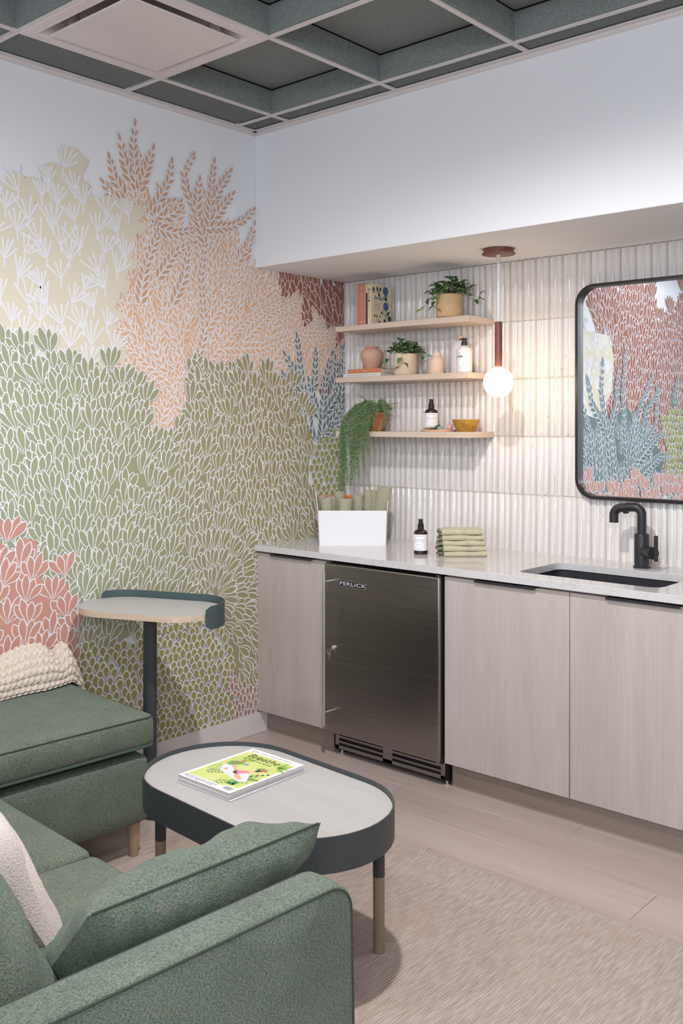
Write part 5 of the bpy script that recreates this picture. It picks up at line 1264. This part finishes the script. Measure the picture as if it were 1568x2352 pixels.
# ------------------------------------------------------------------ coffee table with magazines
TX, TY, TA = 1.3595, -1.8806, math.radians(-3.7)
tbl = thing('coffee_table', 'racetrack coffee table with pale oak top and charcoal metal rim', 'table', (TX, TY, RT), TA)
L0, W0 = 0.802, 0.4636; ZR = 0.45-RT; ZTOP = 0.438-RT
q = MB(); o = stadium(L0, W0, 22); i2 = stadium(L0-0.008, W0-0.008, 22); n = len(o)
v = [(x,y,ZR-0.087) for x,y in o]+[(x,y,ZR) for x,y in o]+[(x,y,ZR) for x,y in i2]+[(x,y,ZR-0.087) for x,y in i2]
q.add(v, [(k*n+i, k*n+(i+1)%n, ((k+1)%4)*n+(i+1)%n, ((k+1)%4)*n+i) for k in range(4) for i in range(n)])
M_rim = mat('rim_powdercoat', (68,74,76), 0.42)
q.build('rim', M_rim, tbl, smooth=35)
q = MB(); q.prism(stadium(L0-0.009, W0-0.009, 22), ZTOP-0.018, ZTOP); q.build('table_top', M_top, tbl, bevel=0.0008, seg=1)
for lx, ly in ((-0.356,-0.092),(-0.19,0.196),(0.247,0.196),(0.19,-0.196)):
    q = MB(); q.lathe([(0.0162,0.205),(0.0162,ZTOP-0.018)], 20); q.lathe([(0.0162,0.2051),(0.0,0.2051)], 20)
    a = math.atan2(-ly, -lx); q.tube([(0.015*math.cos(a+0.8),0.015*math.sin(a+0.8),0.29),(0.0215*math.cos(a+0.8),0.0215*math.sin(a+0.8),0.29)], 0.0045, 10)
    lg = q.build('leg', M_char, tbl, smooth=40, loc=(lx, ly, 0))
    q = MB(); q.lathe([(0.0,0.0),(0.0150,0.0),(0.0155,0.002),(0.0158,0.205),(0.0,0.205)], 20); q.build('leg_sleeve', M_taupe, lg, smooth=40)

mg0 = 0.438; mw, mh, mt = 0.2125, 0.284, 0.0047
jit = [(0.0018,-0.0015,0.012),(-0.002,0.001,-0.006),(-0.001,-0.001,0.004),(0.0005,0.0015,-0.004),(0,0,0)]
for k in range(5):
    dx, dy, da = jit[k]
    lb = ['bottom magazine of the stack, lying directly on the coffee table', 'second magazine from the bottom of the coffee table stack', 'middle magazine of the five stacked on the coffee table', 'magazine directly under the topmost one on the coffee table', 'topmost magazine with green botanical Breathe cover on the coffee table'][k]
    t = thing('magazine', lb, 'magazine', (1.2600+dx, -1.8685+dy, mg0+0.0003+k*(mt+0.0001)), da, 'magazines stacked on the coffee table')
    q = MB(); q.box(-mw/2, mw/2-0.0015, -mh/2+0.001, mh/2-0.001, 0.0004, mt-0.0004); q.build('pages', mat('magazine_pages_%d' % k, (206,196,192), 0.8, col2=(180,164,162), scale=30, stretch=(0.1,0.1,30)) , t)
    q = MB(); q.box(-mw/2-0.0008, mw/2, -mh/2, mh/2, mt-0.0005, mt); q.box(-mw/2-0.0008, mw/2, -mh/2, mh/2, 0.0, 0.0004); q.box(-mw/2-0.0010, -mw/2, -mh/2, mh/2, 0.0, mt); cv_ = q.build('cover', M_papw, t)
top = t; ZC = mt
def M2(u, v, z=0.0): return (-mw/2+u, -mh/2+v, ZC+0.00008+z)
class Art:
    def __init__(s): s.mb = MB()
    def poly(s, pts, z=0.0): s.mb.add([M2(u, v, z) for u, v in pts], [tuple(range(len(pts)))])
    def leaf(s, u, v, a, L, W, z=0.0001):
        ca, sa = math.cos(a), math.sin(a); s.poly([(u+px*ca+py*sa, v-px*sa+py*ca) for px, py in petal(L, W, 6, 1.0)], z)
    def frond(s, u, v, a, L, n, l, w, z=0.0001, spread=1.0):
        for i in range(n):
            t = (i+0.5)/n; cu, cv = u+L*t*math.sin(a), v+L*t*math.cos(a)
            for sd in (1,-1): s.leaf(cu, cv, a+sd*spread, l*(1-0.5*t), w, z)
        s.poly([(u-0.0006*math.cos(a), v), (u+0.0006*math.cos(a), v), (u+L*math.sin(a), v+L*math.cos(a))], z)
    def disc(s, u, v, r, ry=None, z=0.0002, a0=0.0): 
        ry = ry or r; s.poly([(u+r*math.cos(2*PI*i/16)*math.cos(a0)-ry*math.sin(2*PI*i/16)*math.sin(a0), v+r*math.cos(2*PI*i/16)*math.sin(a0)+ry*math.sin(2*PI*i/16)*math.cos(a0)) for i in range(16)], z)
    def done(s, name, col, rough=0.45, col2=None, scale=20): s.mb.build(name, mat('print_'+name, col, rough, col2=col2, scale=scale), top)
a = Art(); a.poly([(0.012,0.026),(mw-0.012,0.026),(mw-0.012,mh-0.026),(0.012,mh-0.026)]); a.done('cover_ground', (222,228,150), col2=(206,218,120), scale=14)
a = Art()
for u, v, an, L in ((0.020,0.085,0.5,0.10),(0.150,0.050,0.3,0.08),(0.05,0.19,0.6,0.06)): a.frond(u, v, an, L, 9, 0.032, 0.0038, 0.00008, 0.85)
for u, v, an in ((0.17,0.215,0.2),(0.172,0.215,0.8),(0.168,0.215,1.4),(0.172,0.212,1.9)): a.leaf(u, v, an, 0.045, 0.014)
a.done('light_leaves', (150,186,86))
a = Art()
for u, v, an, L in ((0.030,0.070,1.05,0.085),(0.110,0.030,0.95,0.095),(0.030,0.150,0.9,0.05)): a.frond(u, v, an, L, 8, 0.026, 0.0036, 0.00011, 0.80)
a.frond(0.150,0.098,1.35,0.055,7,0.014,0.006,0.00012,1.1)
for i in range(8): a.leaf(0.155,0.165, -1.2+0.34*i, 0.026, 0.0045)
a.leaf(0.175,0.046,-1.3,0.035,0.016); a.leaf(0.176,0.046,-0.6,0.030,0.013)
a.done('dark_leaves', (74,122,82))
a = Art()
for i in range(6): a.leaf(0.150+0.0085*i, 0.088+0.013*i, -0.5+0.1*i, 0.020-0.0015*i, 0.0085)
a.leaf(0.098,0.117,1.9,0.020,0.012); a.done('teal_leaves', (52,92,104))
a = Art(); a.poly([(0.030,0.140),(0.075,0.150),(0.10,0.120),(0.150,0.130),(0.185,0.085),(0.165,0.072),(0.115,0.085),(0.060,0.100)], 0.00014); a.done('bedspread', (226,230,240))
a = Art(); a.poly([(0.100,0.128),(0.128,0.146),(0.142,0.138),(0.122,0.112),(0.106,0.110)], 0.0002); a.done('pink_top', (240,140,170))
a = Art(); a.poly([(0.055,0.148),(0.066,0.156),(0.102,0.130),(0.098,0.122)], 0.00018); a.poly([(0.112,0.108),(0.124,0.112),(0.160,0.092),(0.156,0.082),(0.128,0.090)], 0.00018); a.disc(0.144,0.154,0.0085,0.0075,0.00022); a.poly([(0.094,0.124),(0.104,0.132),(0.126,0.112),(0.118,0.106)],0.00018); a.done('figure', (238,182,150))
a = Art(); a.poly([(0.097,0.120),(0.108,0.124),(0.116,0.110),(0.104,0.108)], 0.00024); a.disc(0.150,0.160,0.0075,0.0065,0.00024); a.disc(0.157,0.165,0.004,0.004,0.00025); a.done('dark_hair', (44,50,58))
a = Art(); a.poly([(0.148,0.178),(0.170,0.180),(0.167,0.164),(0.152,0.163)], 0.0002); a.disc(0.172,0.142,0.005,0.004,0.0002); a.disc(0.066,0.118,0.005); a.disc(0.058,0.195,0.006); a.done('flower_pot', (212,126,100))
a = Art(); a.disc(0.088,0.176,0.008,0.007); a.done('blue_flower', (134,164,216))
a = Art(); a.mb = MB()
text_add(a.mb, 'Breathe', 0.040, lambda x, y: M2(0.034+x, mh-0.060+y, 0.0003), shear=0.18); text_add(a.mb, 'The Stress Less Special', 0.0125, lambda x, y: M2(0.034+x, mh-0.076+y, 0.0003))
a.done('cover_lettering', (44,58,44))
a = Art(); text_add(a.mb, 'WELLNESS \u00b7 KINDNESS \u00b7 MINDFULNESS \u00b7 INSPIRATION', 0.0062, lambda x, y: M2(0.013+x, mh-0.017+y, 0.0002), space=1.12)
for k, s in enumerate(('MINDFULNESS  Slow down, breathe out and begin again', 'Creativity, escape, wellbeing: ideas to calm the mind')): text_add(a.mb, s, 0.0056, lambda x, y, k=k: M2(0.012+x, 0.0165-0.008*k+y, 0.0002), bold=0.0001)
for i in range(22):
    u = 0.168+i*0.00135; a.poly([(u,0.012),(u+0.0004+0.0006*(i*7%3 == 0),0.012),(u+0.0004+0.0006*(i*7%3 == 0),0.030),(u,0.030)], 0.00030)
a.done('small_lettering', (70,78,100))
a = Art(); a.poly([(0.163,0.008),(0.203,0.008),(0.203,0.036),(0.163,0.036)], 0.00022); a.done('barcode_ground', (240,240,244))

# ------------------------------------------------------------------ side table (pole on a flat base that slides under the chaise)
st = thing('side_table', 'pole side table with racetrack oak top and green-grey metal gallery', 'table', (0.311, -1.464, RT), math.radians(22))
q = MB(); q.prism(stadium(0.62, 0.32, 18), 0.0, 0.009); q.build('base', M_char, st, bevel=0.002, seg=2)
q = MB(); q.lathe([(0.0257,0.008),(0.0257,0.709)], 32); q.build('pole', M_char, st, smooth=40)
zt = 0.745-RT
q = MB(); so = stadium(0.571, 0.307, 22); q.prism(so, zt-0.023, zt-0.0012); q.build('top_edge', M_ply, st)
q = MB(); q.prism(stadium(0.5708, 0.3068, 22), zt-0.0012, zt); q.build('table_top', M_top, st)
# gallery rail wraps the back edge and the right end
r0 = 0.307/2+0.0055; hx = 0.571/2-0.307/2; path = []
for i in range(15): a_ = math.radians(-28)+math.radians(118)*i/14; path.append((hx+r0*math.cos(a_), r0*math.sin(a_)))
for i in range(1, 9): path.append((hx-2*hx*i/8, r0))
for i in range(1, 13): a_ = PI/2+math.radians(58)*i/12; path.append((-hx+r0*math.cos(a_), r0*math.sin(a_)))
q = MB(); n = len(path); tk = 0.003; v = []; acc = [0]
for p0, p1 in zip(path, path[1:]): acc.append(acc[-1]+math.hypot(p1[0]-p0[0], p1[1]-p0[1]))
TL = acc[-1]
for i, (x, y) in enumerate(path):
    a0_, b0_ = path[max(0,i-1)], path[min(n-1,i+1)]; tx, ty = b0_[0]-a0_[0], b0_[1]-a0_[1]; l = math.hypot(tx, ty); nx_, ny_ = ty/l, -tx/l
    e = min(acc[i], TL-acc[i]); rr = 0.012; cut = rr-math.sqrt(max(0, rr*rr-(rr-min(rr,e))**2))
    zb, zu = zt-0.058+cut, zt+0.027-cut
    v += [(x, y, zb), (x, y, zu), (x+nx_*tk, y+ny_*tk, zu), (x+nx_*tk, y+ny_*tk, zb)]
q.add(v, [(i*4+k, (i+1)*4+k, (i+1)*4+(k+1)%4, i*4+(k+1)%4) for i in range(n-1) for k in range(4)]+[(0,1,2,3),(4*n-1,4*n-2,4*n-3,4*n-4)])
q.build('gallery', M_slate, st, smooth=40)

# ------------------------------------------------------------------ sectional sofa with chaise
SA = math.radians(-3.5); SR = Matrix.Rotation(SA, 3, 'Z'); SO = Vector((1.25, -2.70, 0))     # origin in sofa-plan coordinates
wpos = SR @ SO
sofa = thing('sectional_sofa', 'green chenille sectional sofa with chaise along the mural wall', 'sofa', (wpos.x, wpos.y, RT), SA)
def L3(x, y, z): return (x-SO.x, y-SO.y, z-RT)
def block(name, x0, x1, y0, y1, z0, z1, r, puff=0.0, n=(14,14,5), side=0.0, wob=0.0, seed=0, mm=None, parent=None):
    q = MB(); cushion(q, x1-x0, y1-y0, z1-z0, r, puff, n, side=side, wob=wob, seed=seed)
    return q.build(name, mm or M_sofa, parent or sofa, smooth=70, loc=L3((x0+x1)/2, (y0+y1)/2, z0))
def welt(parent, x0, x1, y0, y1, z, r, rad, mm, base, name='welt', crown=0.0):
    """piping round the cushion edge"""
    cx, cy, cz = base; pts = []
    for x, y in rrect(x1-x0, y1-y0, r, 4): pts.append((x, y, z-cz))
    P = []
    for i in range(len(pts)):
        a, b2 = Vector(pts[i]), Vector(pts[(i+1)%len(pts)]); m = max(1, int((b2-a).length/0.05))
        for k in range(m): P.append(tuple(a+(b2-a)*k/m))
    q = MB(); q.tube(P, rad, 6, closed=True); return q.build(name, mm, parent, smooth=70)
block('base', 0.205, 0.800, -3.10, -1.705, 0.125, 0.348, 0.030, 0.004, (14,18,6))
block('base', 0.795, 2.262, -3.10, -2.365, 0.125, 0.340, 0.025, 0.0, (14,14,6))
cc = ((0.205+0.802)/2, (-2.95-1.690)/2, 0.372)
ch = block('chaise_cushion', 0.205, 0.802, -2.95, -1.690, 0.372, 0.477, 0.020, 0.014, (18,26,6), side=0.008, wob=0.0015, seed=4)
welt(ch, 0.209, 0.801, -2.94, -1.693, 0.470, 0.018, 0.0026, M_seam, cc, 'seam'); welt(ch, 0.206, 0.804, -2.94, -1.688, 0.378, 0.02, 0.0050, M_welt, cc)
for x0, x1, sd in ((0.803, 1.545, 6), (1.547, 2.253, 9)):
    cb = ((x0+x1)/2, (-2.95-2.355)/2, 0.345)
    c_ = block('seat_cushion', x0, x1, -2.95, -2.355, 0.345, 0.468, 0.028, 0.026, (18,16,6), side=0.010, wob=0.002, seed=sd)
    welt(c_, x0+0.005, x1-0.005, -2.94, -2.358, 0.453, 0.026, 0.0042, M_welt, cb); welt(c_, x0+0.005, x1-0.005, -2.94, -2.352, 0.355, 0.026, 0.0045, M_welt, cb)
# arm: upholstered slab with a softened front top corner
q = MB(); aw = 0.080; prof_a = [(-3.22,0.10),(-2.325,0.10),(-2.318,0.12)]+[(-2.318-0.002*i, 0.12+(0.60-0.12)*i/6) for i in range(1,7)]
for i in range(1, 8): a_ = PI/2*i/7; prof_a.append((-2.330-0.050+0.050*math.cos(a_), 0.612+0.048*math.sin(a_)))
for i in range(1, 8): prof_a.append((-2.380-0.12*i, 0.660))
prof_a[-1] = (-3.22, 0.660)
nA = len(prof_a); x0, x1 = 2.256, 2.336
v = []
for dx, ins in ((0,0.008),(0.006,0.001),(0.012,0.0),(0.040,-0.002),(0.068,0.0),(0.075,0.001),(0.080,0.007)):
    for y, z in prof_a:
        yy_ = min(y, -2.318-ins) if y > -2.5 else y; v.append(L3(x0+dx, yy_, z-(ins if z > 0.5 else 0)))
f = [(k*nA+i, k*nA+(i+1)%nA, (k+1)*nA+(i+1)%nA, (k+1)*nA+i) for k in range(6) for i in range(nA)]
f += [tuple(range(nA-1,-1,-1)), tuple(range(6*nA, 7*nA))]
q.add(v, f); arm = q.build('arm', M_sofa, sofa, smooth=50)
q = MB(); 
for xs in (2.3365, 2.2555): q.tube([L3(xs, y-(0.004 if y > -2.4 else 0), z-0.0055) for y, z in prof_a[2:]], 0.0021, 6)
q.build('seam', M_seam, arm, smooth=70)
block('back_frame', 0.205, 2.336, -3.24, -3.02, 0.125, 0.74, 0.03, 0.0, (14,6,8))
for x, y in ((0.752,-1.742),(0.255,-1.742),(2.20,-2.42),(0.255,-3.05),(2.20,-3.05),(0.86,-3.05)):
    q = MB(); q.lathe([(0.0,0.0),(0.0150,0.0),(0.0158,0.002),(0.0228,0.115),(0.0,0.115)], 24); q.build('leg', M_ply if False else mat('beech_leg', (176,150,126), 0.5) if x == 0.752 else bpy.data.materials['beech_leg'], sofa, smooth=40, loc=L3(x, y, RT))
# loose back cushion at the arm end and its neighbour
for x0, x1, sd, nm in ((1.575, 2.215, 2, 'back_cushion'), (0.84, 1.56, 7, 'back_cushion'), (0.23, 0.82, 8, 'back_cushion')):
    q = MB(); MM = Matrix.Rotation(math.radians(-24), 4, 'X')
    pillow(q, x1-x0, 0.46, 0.23, n=26, seed=sd, wr=0.006, sag=0.05)
    o = q.build(nm, M_sofa, sofa, smooth=80, loc=L3((x0+x1)/2, -2.905, 0.632)); o.rotation_euler = (math.radians(30), 0, 0)
q = MB()

def at_sofa(x, y, z): w_ = SR @ Vector((x, y, 0)); return (w_.x, w_.y, z)
# lumbar pillow leaning on the arm
lp = thing('lumbar_pillow', 'long green chenille pillow leaning against the sofa arm', 'pillow', at_sofa(2.105, -2.522, 0.592), 0)
q = MB(); pillow(q, 0.480, 0.300, 0.150, n=44, seed=12, wr=0.0022, sag=0.03); o = q.build('pillow_cover', M_sofa, lp, smooth=80)
RR = Matrix.Rotation(SA, 3, 'Z') @ Matrix.Rotation(math.radians(43), 3, 'Y') @ Matrix.Rotation(PI/2, 3, 'Z')
lp.rotation_euler = RR.to_euler()
q = MB(); P = []
for i in range(41):
    u = -1+2*i/40; P.append((0.480/2*u*(1-0.03), 0.0, 0.300/2*(1-0.015*(1-u*u))))
q.tube(P, 0.0022, 6); q.build('seam', M_seam, lp, smooth=70)
# cream pillow behind it
cp = thing('throw_pillow', 'cream boucle throw pillow between the green back cushions and seat', 'pillow', at_sofa(1.66, -2.715, 0.570), 0)
q = MB(); pillow(q, 0.46, 0.40, 0.16, n=28, seed=21, wr=0.009, sag=0.05); q.build('pillow_cover', mat('cream_boucle', (226,214,208), 0.95, col2=(212,198,192), scale=180, bump=0.6, bscale=260, bdist=0.004, sheen=0.2), cp, smooth=80)
cp.rotation_euler = (Matrix.Rotation(SA+0.06, 3, 'Z') @ Matrix.Rotation(math.radians(30), 3, 'X')).to_euler()

# ------------------------------------------------------------------ chunky knit throw on the chaise
kb = thing('knit_blanket', 'chunky cream knit throw heaped on the chaise by the mural', 'blanket', at_sofa(0.19, -1.95, 0.479), SA)
def knit(s, t):
    """s: along the chaise, 0 at the open end; t: from the room side edge over the top to the wall side"""
    y = -1.605-0.80*s
    fold = max(0, 1-abs(s-0.175)/0.06)
    hgt = 0.118+0.014*math.sin(8*s+1)-0.038*fold+0.008*math.sin(21*s+1)-0.05*max(0,(0.14-s)/0.14)
    xr = 0.318-0.105*max(0,(0.28-s)/0.28)**1.2+0.010*math.sin(14*s)
    xl = 0.128+0.055*s
    a = PI*1.12*t-0.30
    cx_ = (xr+xl)/2; rx = (xr-xl)/2
    x = cx_+rx*max(-1,min(1,math.cos(a)*1.12))
    sn = math.sin(a)
    z = (hgt*sn if sn > 0 else 0.036*sn)+0.016
    z *= 1.0+0.10*math.sin(5*x*6+3*s)*max(0,sn)
    d = max(0, (0.125-s)/0.125); z = z*(1-0.45*d)-0.110*d**1.8
    # plump V stitches in rows across the throw
    col = s*34; rw = t*13+0.25*math.sin(6*s)
    ph = math.floor(rw)*0.5
    u = (col+ph) % 1.0; w = rw % 1.0
    bead = max(0, math.sin(PI*u))**0.6*max(0, math.sin(PI*((w+0.35*u) % 1.0)))**0.6
    b2 = 0.0125*bead
    return (x-0.19+b2*max(-0.2,math.cos(a)), y+1.95+0.002*math.sin(9*t), z+b2*max(0.15, sn))
q = MB(); q.grid(knit, 420, 170); q.build('knit', mat('cream_wool', (226,213,200), 0.95, col2=(210,195,180), scale=120, bump=0.5, bscale=240, bdist=0.004, sheen=0.3), kb, smooth=80)
for o_ in list(bpy.data.objects):
    if o_.type == 'MESH' and o_.data.users == 1: o_.data.name = o_.name
